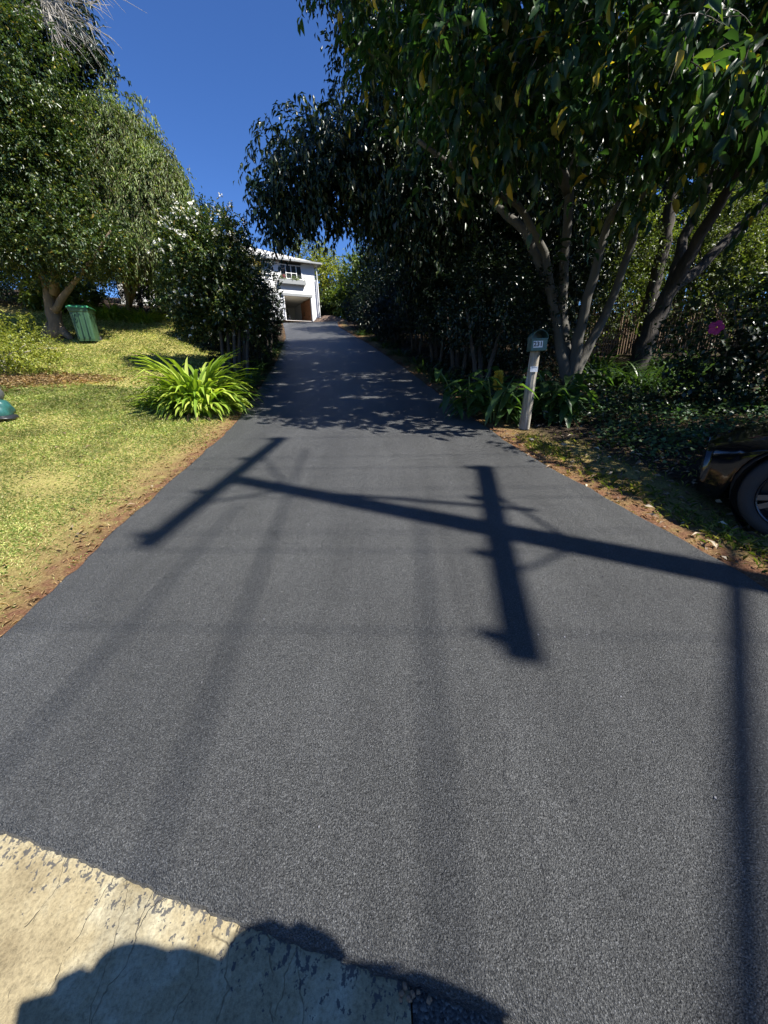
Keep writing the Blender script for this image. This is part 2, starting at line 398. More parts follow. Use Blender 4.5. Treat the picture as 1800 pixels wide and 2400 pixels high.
soil = ramp(n, [(.3, (.09, .042, .022)), (.5, (.16, .080, .044)), (.7, (.27, .155, .09))]); n.links.new(n2.outputs[0], soil.inputs[0])
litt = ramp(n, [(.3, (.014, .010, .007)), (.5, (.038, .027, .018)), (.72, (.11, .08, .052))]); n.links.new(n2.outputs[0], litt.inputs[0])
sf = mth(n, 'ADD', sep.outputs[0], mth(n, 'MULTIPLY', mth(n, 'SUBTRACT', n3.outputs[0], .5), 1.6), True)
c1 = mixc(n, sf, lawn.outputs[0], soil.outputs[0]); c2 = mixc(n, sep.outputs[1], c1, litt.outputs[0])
n.links.new(c2, bs.inputs['Base Color']); bs.inputs['Roughness'].default_value = .95; bs.inputs['Specular IOR Level'].default_value = .1
bump(n, bs, mth(n, 'ADD', n2.outputs[0], mth(n, 'MULTIPLY', n3.outputs[0], 1.0)), .8, .03)
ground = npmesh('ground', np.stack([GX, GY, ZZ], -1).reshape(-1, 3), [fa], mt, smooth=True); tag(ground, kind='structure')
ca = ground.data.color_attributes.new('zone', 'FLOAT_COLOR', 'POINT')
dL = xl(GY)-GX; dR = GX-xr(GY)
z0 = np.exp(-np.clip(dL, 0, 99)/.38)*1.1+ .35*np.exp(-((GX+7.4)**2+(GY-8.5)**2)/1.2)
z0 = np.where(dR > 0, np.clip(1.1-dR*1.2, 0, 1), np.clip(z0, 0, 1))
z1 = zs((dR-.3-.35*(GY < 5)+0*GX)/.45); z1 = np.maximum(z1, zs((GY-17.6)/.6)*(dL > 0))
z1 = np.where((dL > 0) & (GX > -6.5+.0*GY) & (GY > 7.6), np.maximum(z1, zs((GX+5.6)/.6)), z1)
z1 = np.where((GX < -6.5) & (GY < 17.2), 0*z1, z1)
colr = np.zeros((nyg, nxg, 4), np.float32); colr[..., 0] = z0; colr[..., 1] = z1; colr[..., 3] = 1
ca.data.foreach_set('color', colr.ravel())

# ---- asphalt driveway
def ybase(x): return .476-.255*x
def ragged(x): return .003*np.sin(x*5+1)+.0018*np.sin(x*29)+.0018*np.sin(x*67+2)+.0018*np.sin(x*131)+.0015*np.sin(x*211+.5)
ty = grid_axis([(.5, 3, .1), (3, 20, .2), (20, 42, .5)])
uu = np.concatenate([np.linspace(0, 1, 321)])
TY, UU = np.meshgrid(ty, uu, indexing='ij')
wob = .012*np.sin(TY*6)+.008*np.sin(TY*17+1)+.006*np.sin(TY*41)
DX = (xl(TY)+wob)*(1-UU)+(xr(TY)+wob*.8)*UU
fade = np.clip(1-(TY-.5)/2.2, 0, 1)
DY = TY+(ybase(DX)-.5)*fade+ragged(DX)*(TY < .55)
DZ = H(np.clip(DX, xl(DY)+0, 1e9), DY)+.016
# thickness edge: last row/col dropped
def ring(a, dz):
    top = np.pad(a, 1, mode='edge'); return top
DXp, DYp, DZp = np.pad(DX, 1, mode='edge'), np.pad(DY, 1, mode='edge'), np.pad(DZ, 1, mode='edge')
DZp[0, :] -= .05; DZp[-1, :] -= .05; DZp[:, 0] -= .05; DZp[:, -1] -= .05
DYp[0, :] -= .004; DXp[:, 0] -= .006; DXp[:, -1] += .006
a, b = DXp.shape; idx = np.arange(a*b).reshape(a, b)
fa = np.stack([idx[:-1, :-1], idx[:-1, 1:], idx[1:, 1:], idx[1:, :-1]], -1).reshape(-1, 4)
mt, n, bs, out = newmat('asphalt'); tc = N(n, 'ShaderNodeTexCoord')
v1 = N(n, 'ShaderNodeTexVoronoi'); v1.inputs['Scale'].default_value = 230; n.links.new(tc.outputs['Object'], v1.inputs[0])
n1 = noise(n, 170, 5, .8, tc.outputs['Object']); n2 = noise(n, 1.1, 5, .6, tc.outputs['Object']); n3 = noise(n, 22, 5, .6, tc.outputs['Object'])
base = ramp(n, [(.3, (.056, .057, .056)), (.7, (.078, .079, .077))]); n.links.new(n2.outputs[0], base.inputs[0])
grain = ramp(n, [(.38, (.2, .2, .2)), (.5, (.8, .8, .8)), (.6, (1.7, 1.7, 1.7)), (.72, (4.2, 4.2, 4.2))]); n.links.new(n1.outputs[0], grain.inputs[0])
cc = mixc(n, 1.0, base.outputs[0], grain.outputs[0], 'MULTIPLY')
sp = ramp(n, [(.88, (0, 0, 0)), (.93, (1, 1, 1))]); sc = N(n, 'ShaderNodeSeparateColor'); n.links.new(v1.outputs['Color'], sc.inputs[0]); n.links.new(sc.outputs[0], sp.inputs[0])
sp2 = ramp(n, [(.25, (1, 1, 1)), (.45, (0, 0, 0))]); n.links.new(v1.outputs['Distance'], sp2.inputs[0])
cc = mixc(n, mth(n, 'MULTIPLY', sp.outputs[0], sp2.outputs[0]), cc, (.20, .205, .21))  # sparkle of the grit put into the colour as random pale specks
mps = N(n, 'ShaderNodeMapping'); mps.inputs['Scale'].default_value = (3.2, .35, 1); n.links.new(tc.outputs['Object'], mps.inputs[0]); ns = noise(n, 1, 5, .6, mps.outputs[0])
stk = ramp(n, [(.3, (.80, .80, .80)), (.7, (1.2, 1.2, 1.2))]); n.links.new(ns.outputs[0], stk.inputs[0]); cc = mixc(n, 1.0, cc, stk.outputs[0], 'MULTIPLY')
nd = noise(n, 2.5, 5, .7, tc.outputs['Object']); cv = mixc(n, .25, tc.outputs['Object'], nd.outputs['Color']); vc = N(n, 'ShaderNodeTexVoronoi'); vc.feature = 'DISTANCE_TO_EDGE'; vc.inputs['Scale'].default_value = .55; n.links.new(cv, vc.inputs[0])
ckr = ramp(n, [(0, (1, 1, 1)), (.0018, (1, 1, 1)), (.004, (0, 0, 0))]); n.links.new(vc.outputs['Distance'], ckr.inputs[0]); ckk = mth(n, 'MULTIPLY', ckr.outputs[0], mth(n, 'GREATER_THAN', n2.outputs[0], .56)); cc = mixc(n, mth(n, 'MULTIPLY', ckk, .45), cc, (.012, .012, .014))
n.links.new(cc, bs.inputs['Base Color'])
rr = N(n, 'ShaderNodeMapRange'); rr.inputs[3].default_value = .40; rr.inputs[4].default_value = .56; n.links.new(n3.outputs[0], rr.inputs[0]); n.links.new(rr.outputs[0], bs.inputs['Roughness'])
bs.inputs['Specular IOR Level'].default_value = .5
hh = mth(n, 'ADD', mth(n, 'MULTIPLY', n1.outputs[0], .6), mth(n, 'MULTIPLY', v1.outputs['Distance'], -.5))
hh = mth(n, 'ADD', hh, mth(n, 'MULTIPLY', n3.outputs[0], .9))
bump(n, bs, hh, 1.0, .014)
ASPH = mt
drive = npmesh('driveway', np.stack([DXp, DYp, DZp], -1).reshape(-1, 3), [fa], mt, smooth=True); tag(drive, kind='structure')

# ---- concrete kerb slab at the street
mt, n, bs, out = newmat('concrete'); tc = N(n, 'ShaderNodeTexCoord')
n1 = noise(n, 6, 8, .65, tc.outputs['Object']); n2 = noise(n, 90, 5, .7, tc.outputs['Object'])
base = ramp(n, [(.3, (.20, .16, .09)), (.5, (.29, .24, .14)), (.7, (.38, .34, .23))]); n.links.new(n1.outputs[0], base.inputs[0])
gr = ramp(n, [(.3, (.6, .6, .6)), (.5, (1, 1, 1)), (.7, (1.25, 1.25, 1.25))]); n.links.new(n2.outputs[0], gr.inputs[0])
cc = mixc(n, 1.0, base.outputs[0], gr.outputs[0], 'MULTIPLY')
dn = noise(n, 5, 4, .6, tc.outputs['Object']); dv = mixc(n, .12, tc.outputs['Object'], dn.outputs['Color'])
mp = N(n, 'ShaderNodeMapping'); mp.inputs['Rotation'].default_value = (0, 0, R(-38)); mp.inputs['Scale'].default_value = (5.5, 1.6, 1); n.links.new(dv, mp.inputs[0])
vv = N(n, 'ShaderNodeTexVoronoi'); vv.feature = 'DISTANCE_TO_EDGE'; vv.inputs['Scale'].default_value = 1.3; n.links.new(mp.outputs[0], vv.inputs[0])
ck = ramp(n, [(.0, (1, 1, 1)), (.0015, (1, 1, 1)), (.006, (0, 0, 0))]); n.links.new(vv.outputs['Distance'], ck.inputs[0])
ckm = mth(n, 'MULTIPLY', ck.outputs[0], mth(n, 'GREATER_THAN', n1.outputs[0], .47))
cc = mixc(n, mth(n, 'MULTIPLY', ckm, .6), cc, (.09, .07, .045))
# dark bitumen flecks, denser towards the new asphalt
se = N(n, 'ShaderNodeSeparateXYZ'); n.links.new(tc.outputs['Object'], se.inputs[0])
dist = mth(n, 'SUBTRACT', mth(n, 'SUBTRACT', .476, mth(n, 'MULTIPLY', se.outputs[0], .255)), se.outputs[1])
mp2 = N(n, 'ShaderNodeMapping'); mp2.inputs['Rotation'].default_value = (0, 0, R(-30)); mp2.inputs['Scale'].default_value = (1.15, 1, 1); n.links.new(tc.outputs['Object'], mp2.inputs[0])
fl = noise(n, 44, 4, .65, mp2.outputs[0]); th = N(n, 'ShaderNodeMapRange'); th.inputs[1].default_value = 0; th.inputs[2].default_value = .17; th.inputs[3].default_value = .52; th.inputs[4].default_value = .74
n.links.new(dist, th.inputs[0])
flm = mth(n, 'GREATER_THAN', fl.outputs[0], th.outputs[0])
cc = mixc(n, mth(n, 'MULTIPLY', flm, .85), cc, (.05, .052, .058))
n.links.new(cc, bs.inputs['Base Color']); bs.inputs['Roughness'].default_value = .9; bs.inputs['Specular IOR Level'].default_value = .25
bump(n, bs, mth(n, 'SUBTRACT', n2.outputs[0], mth(n, 'MULTIPLY', ckm, 1.2)), .6, .006)
def sheet(name, xs, ylo, yhi_fn, zoff, mat, ny=14):
    X, T = np.meshgrid(xs, np.linspace(0, 1, ny)); Yh = yhi_fn(X); Y = ylo+(Yh-ylo)*T; Z = H(X, Y)+zoff
    idx = np.arange(X.size).reshape(X.shape); f = np.stack([idx[:-1, :-1], idx[:-1, 1:], idx[1:, 1:], idx[1:, :-1]], -1).reshape(-1, 4)
    o = npmesh(name, np.stack([X, Y, Z], -1).reshape(-1, 3), [f], mat, smooth=True); return tag(o, kind='structure')
def Hc(x, y): return float(H(max(x, float(xl(y))), y))
sheet('kerb_slab', np.linspace(-9, .03, 120), -1.2, lambda X: ybase(X)+.06, -.004, mt)
# old street surface of coarse dark gravel seal
mt, n, bs, out = newmat('old_bitumen'); tc = N(n, 'ShaderNodeTexCoord')
v1 = N(n, 'ShaderNodeTexVoronoi'); v1.inputs['Scale'].default_value = 130; n.links.new(tc.outputs['Object'], v1.inputs[0])
rp = ramp(n, [(0, (.02, .02, .02)), (.6, (.05, .05, .048)), (1, (.14, .135, .12))]); sc = N(n, 'ShaderNodeSeparateColor'); n.links.new(v1.outputs['Color'], sc.inputs[0]); n.links.new(sc.outputs[0], rp.inputs[0])
n.links.new(rp.outputs[0], bs.inputs['Base Color']); bs.inputs['Roughness'].default_value = .85
bump(n, bs, mth(n, 'MULTIPLY', v1.outputs['Distance'], -1.0), 1, .006)
sheet('street', np.linspace(.035, 14, 60), -9, lambda X: ybase(X)+.05, -.010, mt, 30)
# broken lump of concrete at the slab corner
mb = MB()
for i in range(9):
    px, py = .03+random.uniform(-.03, .05), ybase(.03)-.005+random.uniform(-.02, .02)
    s = random.uniform(.004, .011); mb.box((px, py, Hs(px, py)+s*.3), (s*1.6, s*1.2, s), rz=random.uniform(0, 3), M=Matrix.Rotation(random.uniform(-.6, .6), 3, 'X'), taper=.6)
o = mb.build('concrete_rubble', plain('rubble', (.20, .13, .08), .95, bmp=.004), bevel=.002)
tag(o, 'crumbled lump of tan concrete where the slab corner meets the asphalt edge', 'rubble')

# ============================================================ HOUSE
HB = at(746, 752, 44.0); HZ = 6.92
hs = empty('house', (HB[0], HB[1], HZ), R(30))
tag(hs, 'white weatherboard house on a rise at the top of the driveway, open garage underneath', 'house')
M_WB = plain('white_board', (.72, .72, .70), .55, var=.03, scale=4)
M_TRIM = plain('white_trim', (.76, .76, .75), .5, var=.02)
M_ROOF = plain('pale_roof_metal', (.70, .68, .62), .45, var=.04, scale=3)
M_GREY = plain('grey_paint', (.24, .25, .25), .5)
M_GLASS, n, bs, out = newmat('window_glass'); bs.inputs['Base Color'].default_value = (.03, .035, .035, 1); bs.inputs['Roughness'].default_value = .08; bs.inputs['Specular IOR Level'].default_value = .8
M_WOOD = plain('brown_timber', (.20, .085, .035), .6, var=.3, scale=5)
M_CEIL = plain('garage_lining', (.62, .60, .50), .7, var=.03)
E0 = 5.15      # eave height
GX0, GX1, GH = -3.46, -.62, 2.2     # garage opening
WX = [(-3.58, -1.36, 3.70, 4.92), (-7.6, -4.45, 3.55, 4.95)]
def boards(mb, x0, x1, z0, z1, y=0):
    z = z0
    while z < z1-.01:
        h = min(.17, z1-z)
        mb.add([(x0, y-.022, z), (x1, y-.022, z), (x1, y-.002, z+h), (x0, y-.002, z+h), (x0, y, z), (x1, y, z)],
               [(0, 1, 2, 3), (0, 4, 5, 1)]); z += h
mb = MB()
def seg(x0, x1, z0, z1):
    mb.box(((x0+x1)/2, .09, (z0+z1)/2), (x1-x0, .18, z1-z0)); boards(mb, x0, x1, z0, z1)
XW = -16
seg(XW, 0, GH+.25, WX[0][2])
xs = [XW, WX[1][0], WX[1][1], WX[0][0], WX[0][1], 0]
seg(xs[0], xs[1], WX[0][2]+.002, E0); seg(xs[2], xs[3], WX[0][2]+.002, E0); seg(xs[4], xs[5], WX[0][2]+.002, E0)
seg(xs[1]+.001, xs[2]-.001, WX[0][2]+.002, WX[0][2]+.01)
mb.box((-8, 9.9, 2.6), (16, .2, 5.0)); mb.box((-.1, 5.0, 2.6), (.19, 9.6, 4.98)); mb.box((-15.9, 5, 2.6), (.19, 9.6, 4.98))
mb.build('wall', M_WB, hs)
mb = MB(); mb.box(((XW+GX0)/2, .1, (GH+.25)/2), (GX0-XW, .2, GH+.245)); mb.box((GX1/2+.0, .1, (GH+.25)/2), (-GX1, .2, GH+.245))
mb.box((.12, -.02, 1.9), (.24, .30, 3.8)); mb.build('masonry_base', plain('white_masonry', (.70, .71, .73), .8, var=.05, bmp=.01), hs)
mb = MB(); mb.box(((GX0+GX1)/2, -.06, GH+.12), (GX1-GX0+.3, .2, .22)); mb.build('garage_lintel', M_GREY, hs)
for x in (GX0-.03, GX1+.03): mb = MB(); mb.box((x, -.04, GH/2), (.09, .14, GH-.01)); mb.build('garage_post', M_TRIM, hs)
# garage interior
mb = MB(); mb.box(((GX0-1.2+GX1)/2, 3.4, GH+.12), (GX1-GX0+2.2, 6.4, .1)); mb.box((GX0-.6, 3.4, GH/2), (.1, 6.4, GH+.1)); mb.box((-1.9, 6.7, GH/2), (5.4, .1, GH+.1))
mb.build('garage_lining', M_CEIL, hs)
mb = MB()
for i in range(9): mb.box((GX1+.05, .6+i*.32, GH/2-.02), (.06, .30, GH-.1))
mb.build('timber_screen', M_WOOD, hs)
mb = MB(); mb.box((-2.0, 3.2, .01), (4, 6.3, .05)); mb.build('garage_floor', plain('garage_floor', (.5, .48, .45), .8), hs)
for i, (x0, x1, z0, z1) in enumerate(WX):
    f = MB(); t = .07
    f.box(((x0+x1)/2, -.03, z0+.03), (x1-x0, .1, t)); f.box(((x0+x1)/2, -.03, z1-.03), (x1-x0, .1, t))
    nm = 4 if i == 0 else 4
    for k in range(nm+1): f.box((x0+t/2+(x1-x0-t)*k/nm, -.028, (z0+z1)/2), (.06, .09, z1-z0-.001))
    if i == 0:
        for k in (1, 2): f.box((x0+(x1-x0)*(k+.5)/4, -.025, z0+(z1-z0)*.42), ((x1-x0)/4-.06, .05, .05))
    else:
        f.box(((x0+x1)/2, -.022, z0+(z1-z0)*.3), (x1-x0-.1, .06, .07))
    fr = f.build('window', M_TRIM, hs)
    g = MB(); g.box(((x0+x1)/2, .03, (z0+z1)/2), (x1-x0-.02, .02, z1-z0-.02)); g.build('pane', M_GLASS, fr)
    c = MB(); c.box(((x0+x1)/2, .12, (z0+z1)/2), (x1-x0, .01, z1-z0))
bx = empty('window_box', (HB[0], HB[1], HZ), R(30)); tag(bx, 'grey window box planted with pink and green plants under the upstairs window', 'window box')
mb = MB(); mb.box((-2.5, -.22, 3.40), (2.7, .34, .36)); mb.box((-2.5, -.22, 3.2), (2.6, .26, .05)); mb.build('trough', M_GREY, bx)
P = np.stack([rng.uniform(-3.75, -1.25, 500), rng.uniform(-.42, -.05, 500), 3.58+rng.random(500)**2*.35], -1); P = P[np.sin(P[:, 0]*5)+rng.random(len(P)) > .2]
leaves('plants', P, rng.normal(size=P.shape)+[0, 0, .5], rng.normal(size=P.shape)+[0, -.6, .5], .12, .07, L_SUN, bx)['kind'] = 'stuff'
P = np.stack([rng.uniform(-3.5, -3.1, 60), rng.uniform(-.42, -.15, 60), 3.75+rng.random(60)*.2], -1)
leaves('flowers', P, rng.normal(size=P.shape), rng.normal(size=P.shape), .08, .08, L_PINK, bx)['kind'] = 'stuff'
# roof: hip end over the wing, gutter, higher rear roof
mb = MB()
ov = .55; ez = E0+.05; rz_ = ez+2.2
A = [(-16.5, -ov, ez), (ov, -ov, ez), (ov, 10+ov, ez), (-16.5, 10+ov, ez), (-16.5, 5, rz_), (-5.2, 5, rz_)]
mb.add(A, [(0, 1, 5, 4), (1, 2, 5), (2, 3, 4, 5), (0, 4, 3), (3, 2, 1, 0)])
x = -16.2
while x < ov:                                  # roof ribs on the front slope
    yt = 5 if x < -5.2 else 5-(x+5.2)/(ov+5.2)*(5+ov)
    t = (yt+ov)/(5+ov); mb.tube([(x, -ov, ez+.015), (x, yt, ez+.015+t*(rz_-ez))], .018, 4); x += .38
mb.build('roof', M_ROOF, hs)
mb = MB(); mb.box((-8, -ov-.07, ez-.02), (17.1, .14, .15)); mb.box((ov+.07, 4.9, ez-.02), (.14, 11, .15)); mb.build('gutter', M_GREY, hs)
mb = MB(); mb.tube([(.14, -.5, ez-.1), (.14, -.24, ez-.4), (.14, -.24, 0)], .04, 8); mb.build('downpipe', M_TRIM, hs)
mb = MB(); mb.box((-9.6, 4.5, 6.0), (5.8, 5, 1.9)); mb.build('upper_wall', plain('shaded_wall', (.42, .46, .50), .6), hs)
mb = MB(); A = [(-13, 1.6, 6.95), (-6.3, 1.6, 6.95), (-6.3, 7.6, 6.95), (-13, 7.6, 6.95), (-13, 4.6, 7.5), (-6.9, 4.6, 7.5)]
mb.add(A, [(0, 1, 5, 4), (1, 2, 5), (2, 3, 4, 5), (0, 4, 3), (3, 2, 1, 0)]); mb.build('upper_roof', M_ROOF, hs)
# concrete apron
t_ = R(30)
mb = MB(); q = [(-11.2, 41.3), (-3.3, 41.6), (-2.6, 46.5), (-11.8, 44.5)]
mb.add([(x, y, Hs(max(x, float(xl(y))), y)+.03) for x, y in q], [(0, 1, 2, 3)])
ap = mb.build('garage_apron', plain('apron', (.55, .54, .52), .8)); tag(ap, kind='structure')
# things inside the garage
def at_h(x, y, z): return (HB[0]+x*math.cos(t_)-y*math.sin(t_), HB[1]+x*math.sin(t_)+y*math.cos(t_), HZ+z)
lp = at_h(-2.95, 2.2, .02); e = empty('potted_plant', lp); tag(e, 'dark leafy pot plant standing inside the open garage', 'pot plant')
mb = MB(); mb.lathe([(0, 0), (.2, 0), (.26, .4), (.22, .4), (.2, .36), (0, .36)]); mb.build('pot', M_GREY, e, smooth=True)
P, d = ell(500, (0, 0, .85), (.42, .42, .5), rng, .3); leaves('foliage', P, d+[0, 0, .2], rng.normal(size=P.shape), .2, .07, L_DARK, e)
lp = at_h(-1.75, 4.5, .03); e = empty('white_storage_box', lp); tag(e, 'pale storage boxes stacked at the rear of the garage', 'box')
mb = MB(); mb.box((0, 0, .4), (.5, .4, .8)); mb.build('lower_box', M_TRIM, e, bevel=.01); mb = MB(); mb.box((0, 0, .93), (.4, .35, .24)); mb.build('upper_box', M_TRIM, e, bevel=.01)
# hanging basket near the corner of the verandah
lp = at(591, 622, 38.5); e = empty('hanging_fern', tuple(lp)); tag(e, 'golden fern in a basket hanging on a pale wire beside the house windows', 'hanging plant')
P, d = ell(900, (0, 0, 0), (.62, .62, .75), rng, .5); leaves('fronds', P, d+[0, 0, -.8], d, .3, .06, leafmat('fern_frond', [(0, (.20, .17, .04)), (1, (.46, .36, .10))], .5, .3, 1.2), e)
mb = MB(); mb.tube([(0, 0, .3), (-.25, -.1, 3.4)], .02, 6); mb.tube([(0, 0, .3), (.12, 0, -2.6)], .02, 6); mb.build('support_wire', M_TRIM, e)
# mulch heap
lp = at(775, 745, 43); e = MB(); nn = 26
vs = []; fs = []
for i in range(nn):
    for j in range(nn):
        u, v = i/(nn-1)*2-1, j/(nn-1)*2-1; rr_ = math.hypot(u, v)
        vs.append((u*2.3, v*1.4, max(-.2, .75*(1-rr_**2))+random.uniform(-.05, .05)))
for i in range(nn-1):
    for j in range(nn-1): fs.append((i*nn+j, (i+1)*nn+j, (i+1)*nn+j+1, i*nn+j+1))
e.add(vs, fs); o = e.build('mulch_heap', plain('mulch', (.16, .11, .08), .95, var=.5, scale=9, bmp=.05), smooth=True)
o.location = (lp[0]-.4, 44.5, Hs(lp[0], 44.5)); tag(o, 'low brown mulch heap at the end of the driveway beside the house', 'mulch heap')

# ============================================================ RIGHT SIDE TREES
def P3(px, py, Y): return tuple(at(px, py, Y))
# nearest broadleaf tree with pale stems
YA = 8.6
bA = P3(1338, 868, YA); bA = (bA[0], YA, Hs(bA[0], YA))
tA = empty('broadleaf_tree', bA)
tag(tA, 'big tree of large drooping dark leaves, some yellow, on pale stems behind the mailbox', 'tree')
Z = lambda px, py, dy=0: P3(px, py, YA+dy)
st = [([bA, Z(1308, 780), Z(1292, 690), Z(1278, 590), Z(1215, 480, -.3), Z(1120, 430, -.8), Z(980, 330, -1.2)], [.15, .09, .08, .07, .06, .045, .03]),
      ([bA, Z(1318, 740, .3), Z(1322, 600, .3), Z(1335, 450, .2), Z(1370, 250, 0), Z(1380, 60, -.4)], [.15, .105, .09, .08, .065, .045]),
      ([bA, Z(1368, 730, -.2), Z(1398, 620, -.3), Z(1425, 520, -.4), Z(1452, 470, -.5)], [.14, .09, .08, .065, .045]),
      ([bA, Z(1400, 770, .1), Z(1440, 690, .2), Z(1480, 570, .2), Z(1520, 430, -.2), Z(1600, 250, -.8), Z(1700, 120, -1.5)], [.14, .09, .08, .07, .055, .04]),
      ([Z(1425, 520, -.4), Z(1470, 490, -.6)], [.08, .04]),
      ([Z(1300, 700), Z(1230, 540, .3), Z(1150, 470, .5)], [.1, .09, .05]),
      ([Z(1335, 450, .2), Z(1250, 250, -.5), Z(1130, 120, -1.4)], [.1, .07, .03])]
wood(tA, st, BARK_G)
blobsA = [((3.6, 6.3, 6.1), (3.0, 2.0, 2.6)), ((1.8, 7.4, 6.6), (2.0, 1.9, 2.3)), ((.9, 8.6, 7.6), (1.7, 1.8, 2.1)),
          ((5.9, 5.6, 5.9), (2.4, 1.9, 2.3)), ((3.2, 5.0, 5.2), (1.6, 1.1, 1.5)), ((5.5, 8.5, 7.5), (3.2, 2.6, 2.6)), ((1.5, 6.3, 5.3), (1.1, 1.1, 1.2)),
          ((2.6, 5.6, 4.55), (1.6, 1.0, .8)), ((4.6, 5.3, 4.6), (1.5, .9, .8)), ((3.35, 4.35, 4.05), (.55, .4, .4)), ((2.9, 4.5, 4.25), (.5, .4, .35))]
crown(tA, blobsA, 3000, 11, .18, .084, L_BIG, .15, 11, .55, T_BIG, prune=True, lo=.35, clipfn=lambda P: (P[:, 1] > 3.0))
twig_mesh('twigs', tA, TWIGS, .006, BARK_D, lambda P: (P[:, 1] > 3.2) & ~sunlit(P))
# second broadleaf tree over the driveway
YB = 12.3; bB = (3.0, YB, Hs(3.0, YB)); tB = empty('broadleaf_tree', bB)
tag(tB, 'dark broadleaf tree leaning over the driveway, its leaves hanging in front of the house roof', 'tree')
W = lambda x, y, z: (x, y, z)
wood(tB, [([bB, W(2.8, 12.2, 3.4), W(2.2, 12, 5.2), W(1.2, 11.6, 6.2), W(-.4, 11.2, 6.6), W(-1.8, 11, 6.3)], [.26, .22, .18, .13, .08, .03]),
          ([W(2.4, 12.1, 4.6), W(3.2, 12.3, 6.2), W(3.4, 12.5, 8.2)], [.15, .12, .05]), ([W(1.2, 11.6, 6.2), W(.2, 11.5, 5.3), W(-1.0, 11.2, 5.0)], [.09, .06, .02])], BARK_D)
blobsB = [((-1.45, 11, 6.1), (1.5, 1.4, 1.05)), ((-.3, 11.2, 6.1), (1.7, 1.5, 1.35)), ((1.3, 11.4, 6.4), (2.2, 1.9, 2.2)), ((3.2, 12.3, 7), (2.8, 2.2, 2.6)), ((-2.35, 11, 5.35), (.6, .8, .65)), ((1.0, 10.4, 5.2), (1.4, 1.0, 1.1)), ((4.8, 12.5, 5), (2.2, 1.8, 2.2)), ((2.4, 12, 4.6), (2, 1.5, 1.4))]
crown(tB, blobsB, 6500, 11, .165, .062, L_DARK, .17, 12, .9, T_MID, prune=True, lo=.3)
# tall tree behind, top of picture
bC = (2.2, 15.5, Hs(2.2, 15.5)); tC = empty('broadleaf_tree', bC)
tag(tC, 'tall dark tree rising behind the others, its top left edge against the sky', 'tree')
wood(tC, [([bC, W(2.0, 15.4, 7), W(1.4, 15.2, 11), W(.6, 15, 14)], [.3, .24, .15, .05]), ([W(2, 15.4, 8), W(4, 15.3, 11), W(5, 15, 13)], [.16, .1, .04])], BARK_D)
blobsC = [((-.2, 15, 12.4), (1.5, 1.7, 1.6)), ((1.4, 15, 10.8), (2.6, 2.2, 2.8)), ((4.5, 15.3, 11), (3.2, 2.5, 3)), ((1.6, 15.5, 8), (2.6, 2, 2.4)), ((4.9, 15.5, 7.5), (3.2, 2, 2.6)), ((-1.55, 15, 12.6), (.7, .8, .8))]
crown(tC, blobsC, 4200, 11, .17, .065, L_DARK, .22, 13, .8, T_SM, prune=True, lo=.3)
# leaning forked dark tree
YD = 9.8; bD = P3(1490, 835, YD); bD = (bD[0], YD, Hs(bD[0], YD)-.05); tD = empty('leaning_tree', bD)
tag(tD, 'dark rough-barked tree leaning right and forking, right of the pale stems', 'tree')
V = lambda px, py, dy=0: P3(px, py, YD+dy)
wood(tD, [([bD, V(1515, 790), V(1560, 700), V(1620, 590, -.2), V(1690, 470, -.6), V(1770, 330, -1.2)], [.24, .2, .165, .13, .10, .06]),
          ([V(1568, 685), V(1640, 630, .3), V(1720, 545, .5), V(1800, 470, .6), V(1900, 380, .6)], [.13, .115, .10, .08, .05]),
          ([V(1575, 670), V(1600, 560, .4), V(1660, 440, .6), V(1700, 300, .6)], [.13, .10, .08, .05])], barkmat('rough_dark_bark', (.012, .010, .008), (.075, .062, .05), 7))
blobsD = [((9.2, 9.2, 7.4), (3.2, 2.4, 2.2)), ((12, 9.4, 6.6), (2.6, 2.2, 2.4)), ((8.4, 8.2, 6.2), (1.8, 1.6, 1.3))]
crown(tD, blobsD, 1500, 10, .15, .055, L_DARK, .22, 14, .9, T_MID, prune=True, lo=.3)
# straight trunk tree
for k, (px, Y, rr_, hh_) in enumerate([(1503, 12.5, .2, 9), (1568, 15.5, .12, 9), (1640, 17, .3, 12)]):
    b = P3(px, 800, Y); b = (b[0], Y, Hs(b[0], Y)); t = empty('garden_tree', b)
    tag(t, ['straight slim dark trunk standing between the pale stems and the leaning tree', 'thin trunk seen behind the fork of the leaning tree', 'tall pale-barked trunk far behind the leaning tree against a gap of sky'][k], 'tree', 'tall trees in the garden on the right')
    wood(t, [([b, (b[0]+.1, Y, b[2]+3), (b[0]-.05, Y, b[2]+6), (b[0]+.2, Y, b[2]+hh_)], [rr_, rr_*.8, rr_*.65, rr_*.3])], [BARK_D, BARK_D, BARK_G][k])
    crown(t, [((b[0]-(.6 if k == 2 else 0), Y, b[2]+hh_-.5), (2.4, 2.0, 2.2)), ((b[0]-1.4, Y, b[2]+hh_-2.6), (1.6, 1.4, 1.3))], 600, 9, .14, .055, L_DARK, .2, 20+k, .6, T_SM, prune=True, lo=.3)

